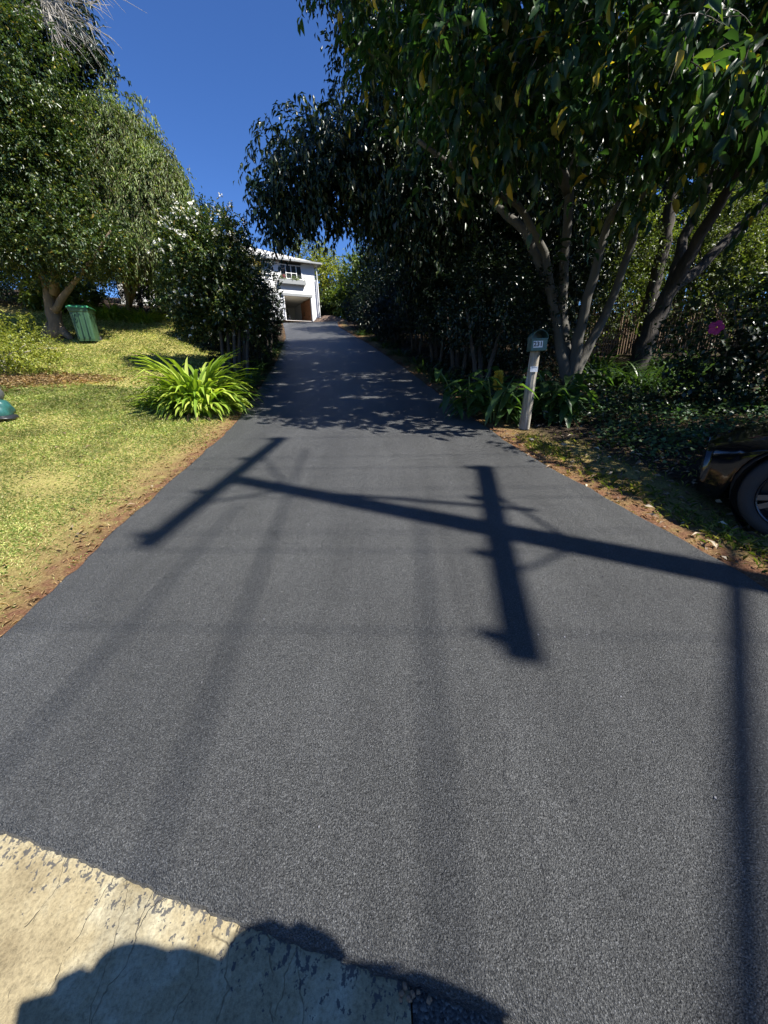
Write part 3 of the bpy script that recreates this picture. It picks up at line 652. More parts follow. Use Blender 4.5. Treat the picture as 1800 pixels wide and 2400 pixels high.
# hedge of clipped dark shrubs along the right edge
hed = [(8.9, 1.15, 2.6, 1.05), (10.6, 1.2, 3.0, 1.1), (12.4, 1.2, 3.2, 1.15), (14.6, 1.2, 3.0, 1.1), (17.0, 1.15, 2.5, 1.1), (19.6, 1.1, 2.2, 1.1), (22.5, 1.1, 2.2, 1.1), (26, 1.3, 2.3, 1.2)]
hlab = ['nearest dark hedge shrub on the right of the driveway, bare stem showing below', 'second dark hedge shrub from the mailbox along the driveway', 'third dark hedge shrub from the mailbox along the driveway', 'fourth dark hedge shrub from the mailbox along the driveway', 'fifth dark hedge shrub from the mailbox along the driveway',
        'rounded dark hedge shrub, third from the house end on the right', 'rounded dark hedge shrub, second from the house end on the right', 'rounded dark hedge shrub nearest the house on the right']
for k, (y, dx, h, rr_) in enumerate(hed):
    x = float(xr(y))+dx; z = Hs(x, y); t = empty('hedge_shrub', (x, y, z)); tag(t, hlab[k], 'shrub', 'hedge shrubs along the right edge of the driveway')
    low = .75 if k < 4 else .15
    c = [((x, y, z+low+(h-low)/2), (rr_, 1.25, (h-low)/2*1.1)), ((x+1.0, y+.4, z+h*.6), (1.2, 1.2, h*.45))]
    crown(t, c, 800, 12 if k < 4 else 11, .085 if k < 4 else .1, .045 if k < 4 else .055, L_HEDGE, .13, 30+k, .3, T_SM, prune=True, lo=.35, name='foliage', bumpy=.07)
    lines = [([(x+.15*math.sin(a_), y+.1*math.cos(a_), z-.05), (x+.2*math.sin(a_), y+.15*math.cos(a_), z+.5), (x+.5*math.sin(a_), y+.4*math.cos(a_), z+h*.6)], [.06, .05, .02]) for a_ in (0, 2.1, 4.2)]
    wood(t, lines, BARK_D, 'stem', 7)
# inner dark shrubs filling under the trees
inn = [(4.2, 11.5, 3.2, 1.9), (3.2, 14.5, 3.6, 2.0), (6.2, 12.8, 4.0, 2.2), (2.6, 19, 5, 2.6), (6.5, 17, 6, 2.8), (1.2, 24, 5.5, 2.8), (10, 13.2, 4.4, 1.7)]
ilab = ['dark small-leaved shrub behind the mailbox and the pale stems', 'dark shrub deep under the canopy behind the hedge', 'tall shadowy shrub behind the pale-stemmed tree', 'tall dark shrub behind the middle of the hedge', 'tall dark shrub far back under the tall tree', 'tall dark shrub behind the far end of the hedge', 'dark shrub behind the leaning tree trunk']
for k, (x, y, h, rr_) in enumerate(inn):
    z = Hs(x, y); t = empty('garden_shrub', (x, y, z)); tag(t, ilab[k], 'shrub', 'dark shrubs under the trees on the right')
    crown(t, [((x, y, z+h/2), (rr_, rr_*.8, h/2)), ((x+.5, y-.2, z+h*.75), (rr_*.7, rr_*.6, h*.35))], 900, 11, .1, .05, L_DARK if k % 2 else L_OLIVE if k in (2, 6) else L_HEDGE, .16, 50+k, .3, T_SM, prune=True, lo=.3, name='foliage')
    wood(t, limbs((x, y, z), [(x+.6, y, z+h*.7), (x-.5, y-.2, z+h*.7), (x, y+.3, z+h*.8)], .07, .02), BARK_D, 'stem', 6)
# sunlit foliage at the right
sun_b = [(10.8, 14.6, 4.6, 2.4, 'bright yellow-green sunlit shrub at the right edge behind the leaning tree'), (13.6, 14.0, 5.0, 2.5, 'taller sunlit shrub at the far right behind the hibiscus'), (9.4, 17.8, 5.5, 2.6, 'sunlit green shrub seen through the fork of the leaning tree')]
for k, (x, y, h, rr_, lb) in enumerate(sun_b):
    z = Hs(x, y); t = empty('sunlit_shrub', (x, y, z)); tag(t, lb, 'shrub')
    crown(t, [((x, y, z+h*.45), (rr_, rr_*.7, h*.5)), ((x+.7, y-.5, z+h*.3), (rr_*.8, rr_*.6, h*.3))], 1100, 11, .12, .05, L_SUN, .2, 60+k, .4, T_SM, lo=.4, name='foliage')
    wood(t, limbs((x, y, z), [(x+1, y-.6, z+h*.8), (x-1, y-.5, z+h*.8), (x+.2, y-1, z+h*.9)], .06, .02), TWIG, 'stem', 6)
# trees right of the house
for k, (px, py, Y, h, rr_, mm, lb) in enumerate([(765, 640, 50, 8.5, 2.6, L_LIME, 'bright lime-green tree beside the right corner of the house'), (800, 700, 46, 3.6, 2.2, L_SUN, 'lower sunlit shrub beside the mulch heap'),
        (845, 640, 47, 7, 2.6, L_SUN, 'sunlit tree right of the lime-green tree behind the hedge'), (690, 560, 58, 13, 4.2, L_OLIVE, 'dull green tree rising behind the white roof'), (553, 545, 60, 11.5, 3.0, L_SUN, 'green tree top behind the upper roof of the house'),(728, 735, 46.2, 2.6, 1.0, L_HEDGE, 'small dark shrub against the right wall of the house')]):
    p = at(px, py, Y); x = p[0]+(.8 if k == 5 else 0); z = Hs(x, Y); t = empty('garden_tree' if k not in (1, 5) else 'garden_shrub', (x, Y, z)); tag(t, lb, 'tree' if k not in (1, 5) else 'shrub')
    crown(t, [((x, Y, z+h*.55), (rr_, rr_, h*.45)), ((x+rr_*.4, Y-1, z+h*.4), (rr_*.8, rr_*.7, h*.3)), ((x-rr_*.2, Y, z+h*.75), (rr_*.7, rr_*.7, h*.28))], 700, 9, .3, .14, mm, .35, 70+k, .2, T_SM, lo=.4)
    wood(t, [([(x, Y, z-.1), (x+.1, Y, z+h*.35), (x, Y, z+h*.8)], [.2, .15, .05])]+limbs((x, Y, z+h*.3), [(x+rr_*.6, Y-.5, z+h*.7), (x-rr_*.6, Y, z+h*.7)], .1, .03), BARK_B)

# background tree line all round, copied
def copy_tree(o, parent=None):
    c = o.copy(); COL.objects.link(c); c.parent = parent
    for ch in list(o.children): copy_tree(ch, c)
    return c
t0 = empty('background_tree', (0, 0, 0)); 
_P = dict(prune=False)
Cs, P, D, Nn, rg = crown_pts([((0, 0, 6), (3.6, 3.4, 3.8)), ((1.5, -.8, 4), (2.6, 2.4, 2.4)), ((-1.4, .4, 8), (2.2, 2, 2.2))], 900, 9, .35, 99, .4, .4)
leaves('crown', P, D, Nn, .3*rg.uniform(.7, 1.3, len(P)), .14, L_DARK, t0)
wood(t0, [([(0, 0, -.3), (.1, 0, 3), (-.1, 0, 8)], [.3, .22, .06])]+limbs((0, 0, 2.6), [(2, 0, 6), (-2, .6, 6.5), (.4, -2, 6)], .14, .03), BARK_D)
bgp = [(4.5, 24, 'left of the sunlit shrubs'), (9, 23.5, 'behind the sunlit shrub seen through the fork'), (14, 22, 'behind the tall pale trunk'), (20, 21, 'beyond the sunlit shrubs at the far right'), (3, 33, 'beyond the far hedge end'), (12, 31, 'second row behind the right garden'), (24, 28, 'far right second row'),
       (19, 13, 'out past the right edge of the picture'), (2, 42, 'right of the house garden beyond the hedge'), (-21, 19, 'at the far left beyond the lime bush'), (-18, 27, 'left, second row behind the tall dark tree'), (-24, 25, 'far left second row'), (-13, 27, 'left of the house behind the weeping tree')]
for i, (x, y, lb) in enumerate(bgp):
    o = t0 if i == 0 else copy_tree(t0)
    s = [1, 1.1, 1.05, 1.2, 1.2, 1.3, 1.4, 1.1, 1.0, 1, .75, .8, .5][i]
    o.location = (x, y, Hs(x, y)); o.rotation_euler = (0, 0, i*1.3); o.scale = (s, s, s)
    tag(o, 'dark leafy background tree '+lb, 'tree', 'background trees beyond the garden')

# off-frame street tree that shades the right verge and the car
bE = (8.6, 1.6, Hs(8.6, 1.6)); tE = empty('street_tree', bE); tag(tE, 'spreading verge tree to the right of the parked black car', 'tree')
wood(tE, [([bE, (8.5, 1.6, 2.4), (8.0, 1.7, 4.5)], [.25, .2, .1])]+limbs((8.5, 1.6, 2.2), [(6, 2.6, 4), (6.5, .8, 4), (9.5, .5, 5), (7.5, 3.4, 5)], .12, .03), BARK_B)
crown(tE, [((7.4, 2.2, 4.0), (2.8, 3.0, 2.0)), ((6.2, 3.6, 3.8), (1.9, 1.6, 1.4)), ((9.6, .8, 4.6), (2.4, 2.6, 2.2)), ((5.6, 1.6, 3.2), (1.6, 2.0, 1.2))], 2600, 10, .14, .07, L_DARK, .2, 81, .5, T_SM, prune=True, lo=.1,
      clipfn=lambda P: (P[:, 0]/np.maximum(P[:, 1], .01) > 1.35) | (P[:, 1] < 1.0))

# ============================================================ fence
mb = MB(); x0, y0_ = 5.5, 13.6
for i in range(120):
    x = x0+i*.085; y = 12.9+.12*i*.02; z = Hs(x, y); h = 1.45+random.uniform(-.1, .12)
    mb.tube([(x, y, z), (x+random.uniform(-.03, .03), y+random.uniform(-.02, .02), z+h)], random.uniform(.012, .026), 5)
fn = empty('brushwood_fence', (x0, 12.9, Hs(x0, 12.9))); tag(fn, 'brown brushwood fence in shade behind the tree trunks on the right', 'fence')
o = mb.build('brush_panel', barkmat('brushwood', (.08, .05, .03), (.28, .19, .12), 10), fn); o.matrix_parent_inverse = Matrix.Translation(-Vector(fn.location))
mb = MB()
for hgt in (.4, 1.2): mb.tube([(x0, 12.95, Hs(x0, 12.9)+hgt), (x0+10.2, 13.2, Hs(x0, 13)+hgt)], .03, 6)
for i in range(5): mb.tube([(x0+i*2.4, 13.0+i*.06, 1.6), (x0+i*2.4, 13.0+i*.06, Hs(x0, 13)+1.6)], .05, 7)
o = mb.build('fence_rail', BARK_G, fn); o.matrix_parent_inverse = Matrix.Translation(-Vector(fn.location))

# ============================================================ mailbox
pb = G(1228, 1005); mp_ = at(1258, 815, pb[1]+.02); hp = 1.06
mx = empty('mailbox', (pb[0], pb[1], pb[2]), R(-9)); tag(mx, 'dark green mailbox numbered 231 on a weathered timber post beside the driveway', 'mailbox')
mt, n, bs, out = newmat('weathered_timber'); tc = N(n, 'ShaderNodeTexCoord'); mpn = N(n, 'ShaderNodeMapping'); mpn.inputs['Scale'].default_value = (9, 9, .8); n.links.new(tc.outputs['Object'], mpn.inputs[0])
a_ = noise(n, 5, 8, .7, mpn.outputs[0]); b_ = noise(n, 2.2, 4, .6, tc.outputs['Object'])
rp = ramp(n, [(.28, (.10, .08, .055)), (.45, (.27, .24, .19)), (.62, (.42, .39, .34)), (.8, (.56, .53, .48))]); n.links.new(a_.outputs[0], rp.inputs[0])
n.links.new(mixc(n, mth(n, 'MULTIPLY', b_.outputs[0], .5), rp.outputs[0], (.16, .14, .10)), bs.inputs['Base Color']); bs.inputs['Roughness'].default_value = .9; bump(n, bs, a_.outputs[0], 1, .015)
M_POST = mt
mb = MB(); n_ = 12; vs = []; K = 14
for k in range(K+1):
    t = k/K; rr_ = .080-.013*t
    for j in range(n_):
        a = 2*math.pi*j/n_+.26; q = rr_*(1.06 if j % 3 == 0 else .95)*(1+random.uniform(-.012, .012))
        vs.append((q*math.cos(a)+.045*t, q*math.sin(a), t*hp))
mb.add(vs, [(k*n_+j, k*n_+(j+1) % n_, (k+1)*n_+(j+1) % n_, (k+1)*n_+j) for k in range(K) for j in range(n_)]+[tuple(K*n_+j for j in range(n_))])
mb.build('post', M_POST, mx)
M_GREEN = plain('green_enamel', (.035, .095, .08), .4, var=.1, scale=30, coat=.2)
bw, bd, bh, ah = .20, .29, .145, .11; bz = hp-.005; cx, cy = .05, -.03
bxo = MB(); bxo.box((cx, cy, bz+bh/2), (bw, bd, bh)); body = bxo.build('box_body', M_GREEN, mx, bevel=.006)
# arched lid: shell open at the front
mb = MB(); na = 16; vo = []
for yy in (cy-bd/2-.012, cy+bd/2):
    for rr_ in (1.0, .965):
        for j in range(na+1):
            a = math.pi*j/na; vo.append((cx+math.cos(a)*(bw/2+.005)*rr_, yy, bz+bh+math.sin(a)*ah*rr_))
m_ = na+1; fs = []
for j in range(na):
    fs += [(j, j+1, 2*m_+j+1, 2*m_+j), (m_+j+1, m_+j, 3*m_+j, 3*m_+j+1), (j+1, j, m_+j, m_+j+1), (2*m_+j, 2*m_+j+1, 3*m_+j+1, 3*m_+j)]
mb.add(vo, fs); mb.build('arched_lid', M_GREEN, mx, smooth=False)
mb = MB(); mb.add([(cx+math.cos(math.pi*j/na)*(bw/2)*.96, cy+bd/2-.02, bz+bh+math.sin(math.pi*j/na)*ah*.96) for j in range(na+1)], [tuple(range(na+1))])
mb.build('back_panel', M_GREEN, mx)
mb = MB(); mb.box((cx, cy-bd/2-.006, bz+bh+.001), (bw*1.0, .008, .012)); mb.build('slot_lip', M_GREEN, mx)
M_WHITE = plain('white_plate', (.75, .75, .73), .5, var=.03); M_BLACK = plain('black_ink', (.015, .015, .02), .5)
plf = MB(); plf.box((cx-.018, cy-bd/2-.004, bz+bh/2+.008), (.118, .004, .08)); pl = plf.build('number_plate', M_WHITE, mx)
fc = bpy.data.curves.new('digits', 'FONT'); fc.body = '231'; fc.size = .078; fc.align_x = 'CENTER'; fc.align_y = 'CENTER'; fc.extrude = .0008; fc.offset = .0025
fo = bpy.data.objects.new('digits_tmp', fc); COL.objects.link(fo); bpy.context.view_layer.update()
me = bpy.data.meshes.new_from_object(fo.evaluated_get(bpy.context.evaluated_depsgraph_get())); bpy.data.objects.remove(fo)
me.materials.clear(); me.materials.append(M_BLACK); do = bpy.data.objects.new('digits', me); COL.objects.link(do); do.parent = pl
do.rotation_euler = (R(90), 0, 0); do.location = (cx-.018, cy-bd/2-.0082, bz+bh/2+.008)
tg = MB(); tg.box((.036, -.076, hp-.235), (.10, .004, .07)); tgo = tg.build('metal_tag', plain('tag_metal', (.62, .64, .66), .35, metal=.3, var=.2, scale=40), mx)
mk = MB()
mk.box((.036, -.0785, hp-.215), (.075, .001, .008))
mk.build('tag_marks', plain('tag_print', (.12, .14, .18), .6), tgo)

# ============================================================ wheelie bin
gb = G(212, 803); bn = empty('wheelie_bin', (gb[0], gb[1], gb[2]), R(18)); tag(bn, 'green wheelie bin standing on the lawn below the left tree', 'bin')
M_BIN = plain('dark_green_plastic', (.03, .075, .038), .45, var=.1, scale=6); M_LID = plain('bright_green_plastic', (.05, .26, .12), .4, var=.06); M_TYRE = plain('rubber', (.02, .02, .02), .8)
mb = MB(); w0, d0, w1, d1, hb = .46, .50, .55, .62, 1.0
def rbox(w_, d_, z, r_=.05, n=4):
    out = []
    for sx, sy, a0 in ((1, 1, 0), (-1, 1, 90), (-1, -1, 180), (1, -1, 270)):
        for k in range(n+1):
            a = R(a0+90*k/n); out.append((sx*(w_/2-r_)+r_*math.cos(a), sy*(d_/2-r_)+r_*math.sin(a), z))
    return out
secs = [rbox(w0, d0, .03), rbox(w0+.02, d0+.03, .10), rbox(w0+(w1-w0)*.85, d0+(d1-d0)*.85, .86), rbox(w1+.01, d1+.01, .88), rbox(w1+.03, d1+.03, .98)]
k_ = len(secs[0]); mb.add([p for s in secs for p in s], [(i*k_+j, i*k_+(j+1) % k_, (i+1)*k_+(j+1) % k_, (i+1)*k_+j) for i in range(len(secs)-1) for j in range(k_)]+[tuple(range(k_-1, -1, -1)), tuple((len(secs)-1)*k_+j for j in range(k_))])
mb.build('bin_body', M_BIN, bn, smooth=False)
mb = MB(); secs = [rbox(w1+.07, d1+.08, .985), rbox(w1+.07, d1+.08, 1.015), rbox(w1-.05, d1-.06, 1.06), rbox(w1-.25, d1-.3, 1.075)]
mb.add([p for s in secs for p in s], [(i*k_+j, i*k_+(j+1) % k_, (i+1)*k_+(j+1) % k_, (i+1)*k_+j) for i in range(3) for j in range(k_)]+[tuple(range(k_-1, -1, -1)), tuple(3*k_+j for j in range(k_))])
lid = mb.build('lid', M_LID, bn)
mb = MB(); mb.tube([(-.2, d1/2+.03, .97), (-.2, d1/2+.13, 1.0), (.2, d1/2+.13, 1.0), (.2, d1/2+.03, .97)], .017, 8); mb.build('handle', M_LID, lid, smooth=True)
mb = MB()
for x in (-.15, 0, .15): mb.box((x, -d1/2+.0, .5), (.03, .03, .7))
mb.build('front_rib', M_BIN, bn)
for sx in (-1, 1):
    mb = MB(); mb.lathe([(0, -.025), (.07, -.025), (.1, -.02), (.105, 0), (.1, .02), (.07, .025), (0, .025)], 20, Matrix.Translation((sx*.25, d0/2+.02, .105)) @ Matrix.Rotation(R(90), 4, 'Y'))
    mb.build('wheel', M_TYRE, bn, smooth=True)
mb = MB(); mb.tube([(-.24, d0/2+.02, .105), (.24, d0/2+.02, .105)], .012, 8); mb.build('axle', M_GREY, bn)

# ============================================================ sack at left edge
gs = G(-8, 985); sk = empty('potting_mix_sack', (gs[0], gs[1], gs[2]), .3); tag(sk, 'teal and dark grey plastic sack on the lawn at the left edge', 'sack')
def lump(w_, d_, h_, seed, z0=0):
    rg = np.random.default_rng(seed); vs = []; n1_, n2_ = 14, 24
    for i in range(n1_):
        t = i/(n1_-1); s = (math.sin(math.pi*min(t*.62+.19, 1)))**.55 if t < .95 else .55
        if i == 0: s = .8
        for j in range(n2_):
            a = 2*math.pi*j/n2_; c, q = math.cos(a), math.sin(a); sc_ = (abs(c)**3+abs(q)**3)**(-1/3)
            w2 = 1+.05*math.sin(7*t+a*3+seed)+.03*math.sin(a*5+t*13)
            vs.append((c*sc_*w_/2*s*w2, q*sc_*d_/2*s*w2, z0+t*h_))
    fs = [(i*n2_+j, i*n2_+(j+1) % n2_, (i+1)*n2_+(j+1) % n2_, (i+1)*n2_+j) for i in range(n1_-1) for j in range(n2_)]+[tuple(range(n2_-1, -1, -1)), tuple((n1_-1)*n2_+j for j in range(n2_))]
    return vs, fs
mb = MB(); vs, fs = lump(.46, .34, .30, 3); mb.add(vs, fs); mb.build('sack_body', plain('teal_plastic', (.022, .09, .085), .35, var=.4, scale=9, bmp=.01), sk, smooth=True)
mb = MB(); vs, fs = lump(.37, .27, .26, 5, .27); mb.add(vs, fs); mb.build('sack_top', plain('grey_plastic', (.09, .095, .105), .3, var=.3, scale=12, bmp=.01), sk, smooth=True)
mb = MB(); vs, fs = lump(.52, .38, .10, 7, -.02); mb.add(vs, fs); mb.build('sack_base', plain('black_plastic', (.02, .022, .025), .35), sk, smooth=True)

# ============================================================ car
wc = (2.95, 2.45); ang = R(139); carz = Hs(*wc)
# local frame: +x forward, +y car's left; wheel centre sits at local (WX_, .76)
car = empty('parked_car'); tag(car, 'black car parked on the right verge, only its front corner and wheel showing', 'car')
FW, HWID = -.57, .80
off = Matrix.Rotation(ang, 4, 'Z') @ Vector((FW, HWID-.06, 0))
car.location = (wc[0]-off.x, wc[1]-off.y, carz-.0); car.rotation_euler = (0, 0, ang)
M_PAINT, n, bs, out = newmat('black_paint'); bs.inputs['Base Color'].default_value = (.004, .004, .0055, 1); bs.inputs['Roughness'].default_value = .12; bs.inputs['Coat Weight'].default_value = .6; bs.inputs['Coat Roughness'].default_value = .05
M_CARGL, n, bs, out = newmat('dark_glass'); bs.inputs['Base Color'].default_value = (.01, .012, .014, 1); bs.inputs['Roughness'].default_value = .05
M_PL = plain('black_trim', (.012, .012, .012), .6)
def body_section(x):
    L = 4.25; t = -x/L
    nose = max(0, 1-(-x)/.66); tail = max(0, 1-(L+x)/.5)
    hw = HWID*(1-.55*nose**2.0-.18*tail**2)
    zsh = .66-.14*nose**1.6+.14*min(1, -x/1.5)
    zc_ = .74-.2*nose**1.5+.18*min(1, -x/1.3)
    zb = .15+.03*nose
    for wx in (FW, FW-2.6):
        d2 = .375**2-(x-wx)**2
        if d2 > 0: zb = max(zb, .325+math.sqrt(d2))
    return hw, zb, zsh, zc_
xsn = sorted(set([round(v, 3) for v in list(np.linspace(0, -.45, 10))+list(np.linspace(FW+.375, FW-.375, 26))+list(np.linspace(FW-.4, FW-2.2, 14))+list(np.linspace(FW-2.225, FW-2.975, 26))+list(np.linspace(-3.86, -4.25, 6))]), reverse=True)
vs = []
for x in xsn:
    hw, zb, zsh, zc_ = body_section(x)
    lip = .012 if (zb > .33) else 0
    prof_ = [(hw-.03, zb), (hw+lip, zb+.012), (hw+lip*.6+.002, zb+(zsh-zb)*.3), (hw+.008, zb+(zsh-zb)*.55), (hw-.004, zb+(zsh-zb)*.85), (hw-.04, zsh+.01), (hw-.14, zsh+.055), (hw*.55, zc_), (0, zc_+.02)]
    ring_ = [(x, y, z) for y, z in prof_]+[(x, -y, z) for y, z in prof_[-2::-1]]
    vs.append(ring_)
k_ = len(vs[0]); mb = MB(); mb.add([p for r_ in vs for p in r_], [(i*k_+j, i*k_+j+1, (i+1)*k_+j+1, (i+1)*k_+j) for i in range(len(vs)-1) for j in range(k_-1)]+[tuple(range(k_)), tuple((len(vs)-1)*k_+j for j in range(k_-1, -1, -1))])
o = mb.build('body', M_PAINT, car, smooth=True)
# cabin
mb = MB(); cab = [(-1.15, .72, .93, .90), (-1.85, .60, .9, 1.40), (-3.2, .58, .9, 1.42), (-4.05, .66, .93, .95)]
vs = []
for x, wt, zb, zt in cab: vs += [(x, .70, .88), (x, wt, zt), (x, -wt, zt), (x, -.70, .88)]
mb.add(vs, [(i*4+j, i*4+j+1, (i+1)*4+j+1, (i+1)*4+j) for i in range(3) for j in range(3)]); mb.build('windows', M_CARGL, car)
mb = MB(); mb.box((-2.52, 0, 1.425), (1.5, 1.16, .04)); mb.build('roof', M_PAINT, car, bevel=.015)
mb = MB(); mb.box((-2.1, 0, .24), (2.2, 1.3, .16)); mb.build('underbody', M_PL, car)
M_RIM = plain('dark_alloy', (.10, .10, .105), .3, metal=.8); M_RIMD = plain('rim_gap', (.012, .012, .013), .5)
for wx in (FW, FW-2.6):
    for sy in (1, -1):
        Mx = Matrix.Translation((wx, sy*(HWID-.11), .325)) @ Matrix.Rotation(R(-90*sy), 4, 'X')
        well = MB(); well.lathe([(.0, -.16), (.372, -.16), (.372, .06)], 28, Mx); well.build('wheel_arch', M_PL, car)
        ty_ = MB(); ty_.lathe([(.235, -.1), (.29, -.105), (.322, -.085), (.33, -.05), (.33, .05), (.322, .085), (.29, .1), (.24, .095), (.235, .08)], 48, Mx); wh = ty_.build('wheel', M_TYRE, car, smooth=True)
        rm = MB(); rm.lathe([(.238, .085), (.232, .098), (.225, .09), (.222, .0), (.20, -.03), (0, -.03)], 48, Mx, 1); rm.lathe([(.236, .088), (.232, .100), (.224, .092)], 48, Mx)
        for s in range(5):
            a = 2*math.pi*s/5+.3
            for da in (-.14, .14):
                p0 = (.05*math.cos(a+da), .05*math.sin(a+da), .05); p1 = (.226*math.cos(a+da*1.15), .226*math.sin(a+da*1.15), .075)
                w_ = .020; dx_, dy_ = -math.sin(a)*w_, math.cos(a)*w_
                q = [Mx @ Vector((p0[0]-dx_, p0[1]-dy_, p0[2])), Mx @ Vector((p0[0]+dx_, p0[1]+dy_, p0[2])), Mx @ Vector((p1[0]+dx_, p1[1]+dy_, p1[2])), Mx @ Vector((p1[0]-dx_, p1[1]-dy_, p1[2]))]
                q2 = [p+(Mx.to_3x3() @ Vector((0, 0, -.03))) for p in q]
                rm.add(q+q2, [(0, 1, 2, 3), (0, 3, 7, 4), (1, 5, 6, 2), (0, 4, 5, 1), (2, 6, 7, 3)])
        rm.lathe([(0, .062), (.04, .062), (.055, .05), (.055, 0)], 20, Mx); rm.build('rim', [M_RIM, M_RIMD], wh)
for sy in (1, -1):
    hl = MB(); vs, fs = lump(.34, .10, .14, 9); hl.add(vs, fs); o = hl.build('headlight', M_CARGL, car, smooth=True); o.location = (-.24, sy*.44, .50); o.rotation_euler = (0, 0, R(-38)*sy)
mb = MB(); mb.box((.0, 0, .38), (.02, .5, .12)); mb.build('grille', M_PL, car)

# ============================================================ power pole
ep = np.array([-1.64, 3.92, .51]); cp_ = np.array([.86, 2.76, .36])
tanE = math.tan(EL)
dpole = 9.6      # horizontal distance pole base to the shadow of its top
base = np.array([ep[0]+SD[0]*dpole, ep[1]+SD[1]*dpole]); pbz = Hs(base[0], base[1])
ptop = ep[2]+dpole*tanE
e_ = base-cp_[:2]; dlow = float(np.linalg.norm(e_)); zlow = cp_[2]+dlow*tanE
pole = empty('power_pole', (base[0], base[1], pbz)); tag(pole, 'tall timber power pole with two crossarms beyond the right edge of the picture', 'power pole')
M_POLE = barkmat('pole_timber', (.16, .12, .09), (.34, .28, .22), 8)
mb = MB(); mb.tube([(0, 0, -.3), (0, 0, (ptop-pbz)*.5), (0, 0, ptop-pbz+.06)], [.175, .145, .105], 16); mb.build('post', M_POLE, pole, smooth=True)
def shadow_pt(g, height):     # point at the given world height whose shadow falls on g
    d = (height-g[2])/tanE; return Vector((g[0]+SD[0]*d, g[1]+SD[1]*d, height))
M_INS = plain('brown_porcelain', (.10, .05, .03), .25)
for (g0, g1, z) in (((-1.87, 2.6, .34), (-1.46, 5.43, .71), ptop-.12), ((.66, 1.45, .19), (1.13, 4.08, .53), zlow)):
    a, b = shadow_pt(g0, z), shadow_pt(g1, z); o_ = Vector(pole.location)
    am = MB(); dd = (b-a).normalized(); L_ = (b-a).length; an = math.atan2(dd.y, dd.x)
    am.box((a+b)/2-o_, (L_, .11, .13), rz=an); ao = am.build('crossarm', M_POLE, pole)
    for t in (.04, .33, .67, .96):
        q = a.lerp(b, t)-o_; im = MB(); im.lathe([(0, .06), (.02, .06), (.02, .12), (.05, .13), (.055, .17), (.03, .19), (.045, .22), (.02, .26), (0, .26)], 12, Matrix.Translation(q)); im.build('insulator', M_INS, ao, smooth=True)
    br = MB()
    mid = Vector((0, 0, z-pbz-.75)); br.tube([mid, (a.lerp(b, .25))-o_], .02, 6); br.tube([mid, (a.lerp(b, .75))-o_], .02, 6); br.build('brace', M_GREY, ao)
# strut shadow seen between the arms: a cable termination bar beside the pole
mb = MB(); a = shadow_pt((-.86, 3.55, .47), zlow+1.9); b = shadow_pt((1.3, 3.0, .4), zlow-.1); mb.tube([a-Vector(pole.location), b-Vector(pole.location)], .035, 8); mb.build('bypass_cable', M_PL, pole)
M_WIRE = plain('bare_wire', (.08, .08, .08), .5)
def wire(a, b, r_, nm, lb, sag=.35):
    a = Vector(a); b = Vector(b); pts = [a.lerp(b, t/16)-Vector((0, 0, sag*4*(t/16)*(1-t/16))) for t in range(17)]
    mb = MB(); mb.tube(pts, r_, 6); o = mb.build(nm, M_WIRE, smooth=True); tag(o, lb, 'power line', 'overhead lines from the power pole'); return o
k = 0
wl = ['nearest the street', 'second from the street', 'third from the street', 'farthest from the street']
for (g0, g1, z, nm_) in (((-1.87, 2.6, .34), (-1.46, 5.43, .71), ptop-.12, 'upper'), ((.66, 1.45, .19), (1.13, 4.08, .53), zlow, 'lower')):
    a, b = shadow_pt(g0, z), shadow_pt(g1, z)
    for i, t in enumerate((.04, .33, .67, .96)):
        q = a.lerp(b, t)+Vector((0, 0, .24)); per = Vector((b.y-a.y, -(b.x-a.x), 0)).normalized()
        wire(q-per*.0, q+per*45, .006, 'overhead_wire', 'thin overhead wire on the %s crossarm running right, %s' % (nm_, wl[i]))
        wire(q-per*.0, q-per*45, .006, 'overhead_wire', 'thin overhead wire on the %s crossarm running left, %s' % (nm_, wl[i]))
# bundled cable leaving the pole (soft dark band at the right)
zc1 = 8.6; a = shadow_pt((2.18, 2.0, .26), zc1); b = shadow_pt((.86, .43, .06), zc1+.1); d_ = b-a
mb = MB(); mb.tube([a-d_*.3, a, b, b+d_*6], .046, 8); o = mb.build('bundled_cable', M_PL, smooth=True); tag(o, 'thick black bundled cable leaving the power pole over the street', 'power line')

for i, (pa, pb2, zh, rr_, lb) in enumerate([((690, 1120), (470, 1700), 10.5, .012, 'long black service cable sagging high over the middle of the driveway mouth'), ((985, 1250), (1015, 1750), 11.5, .012, 'thin black service cable high above the centre of the driveway mouth'), ((500, 1250), (150, 1640), 11.0, .011, 'black service cable high above the left side of the driveway mouth')]):
    a = shadow_pt(G(*pa), zh); b = shadow_pt(G(*pb2), zh+.15); d_ = b-a
    mb = MB(); mb.tube([a-d_*.35, a, b, b+d_*8], rr_, 8); o = mb.build('service_cable', M_PL, smooth=True); tag(o, lb, 'power line')
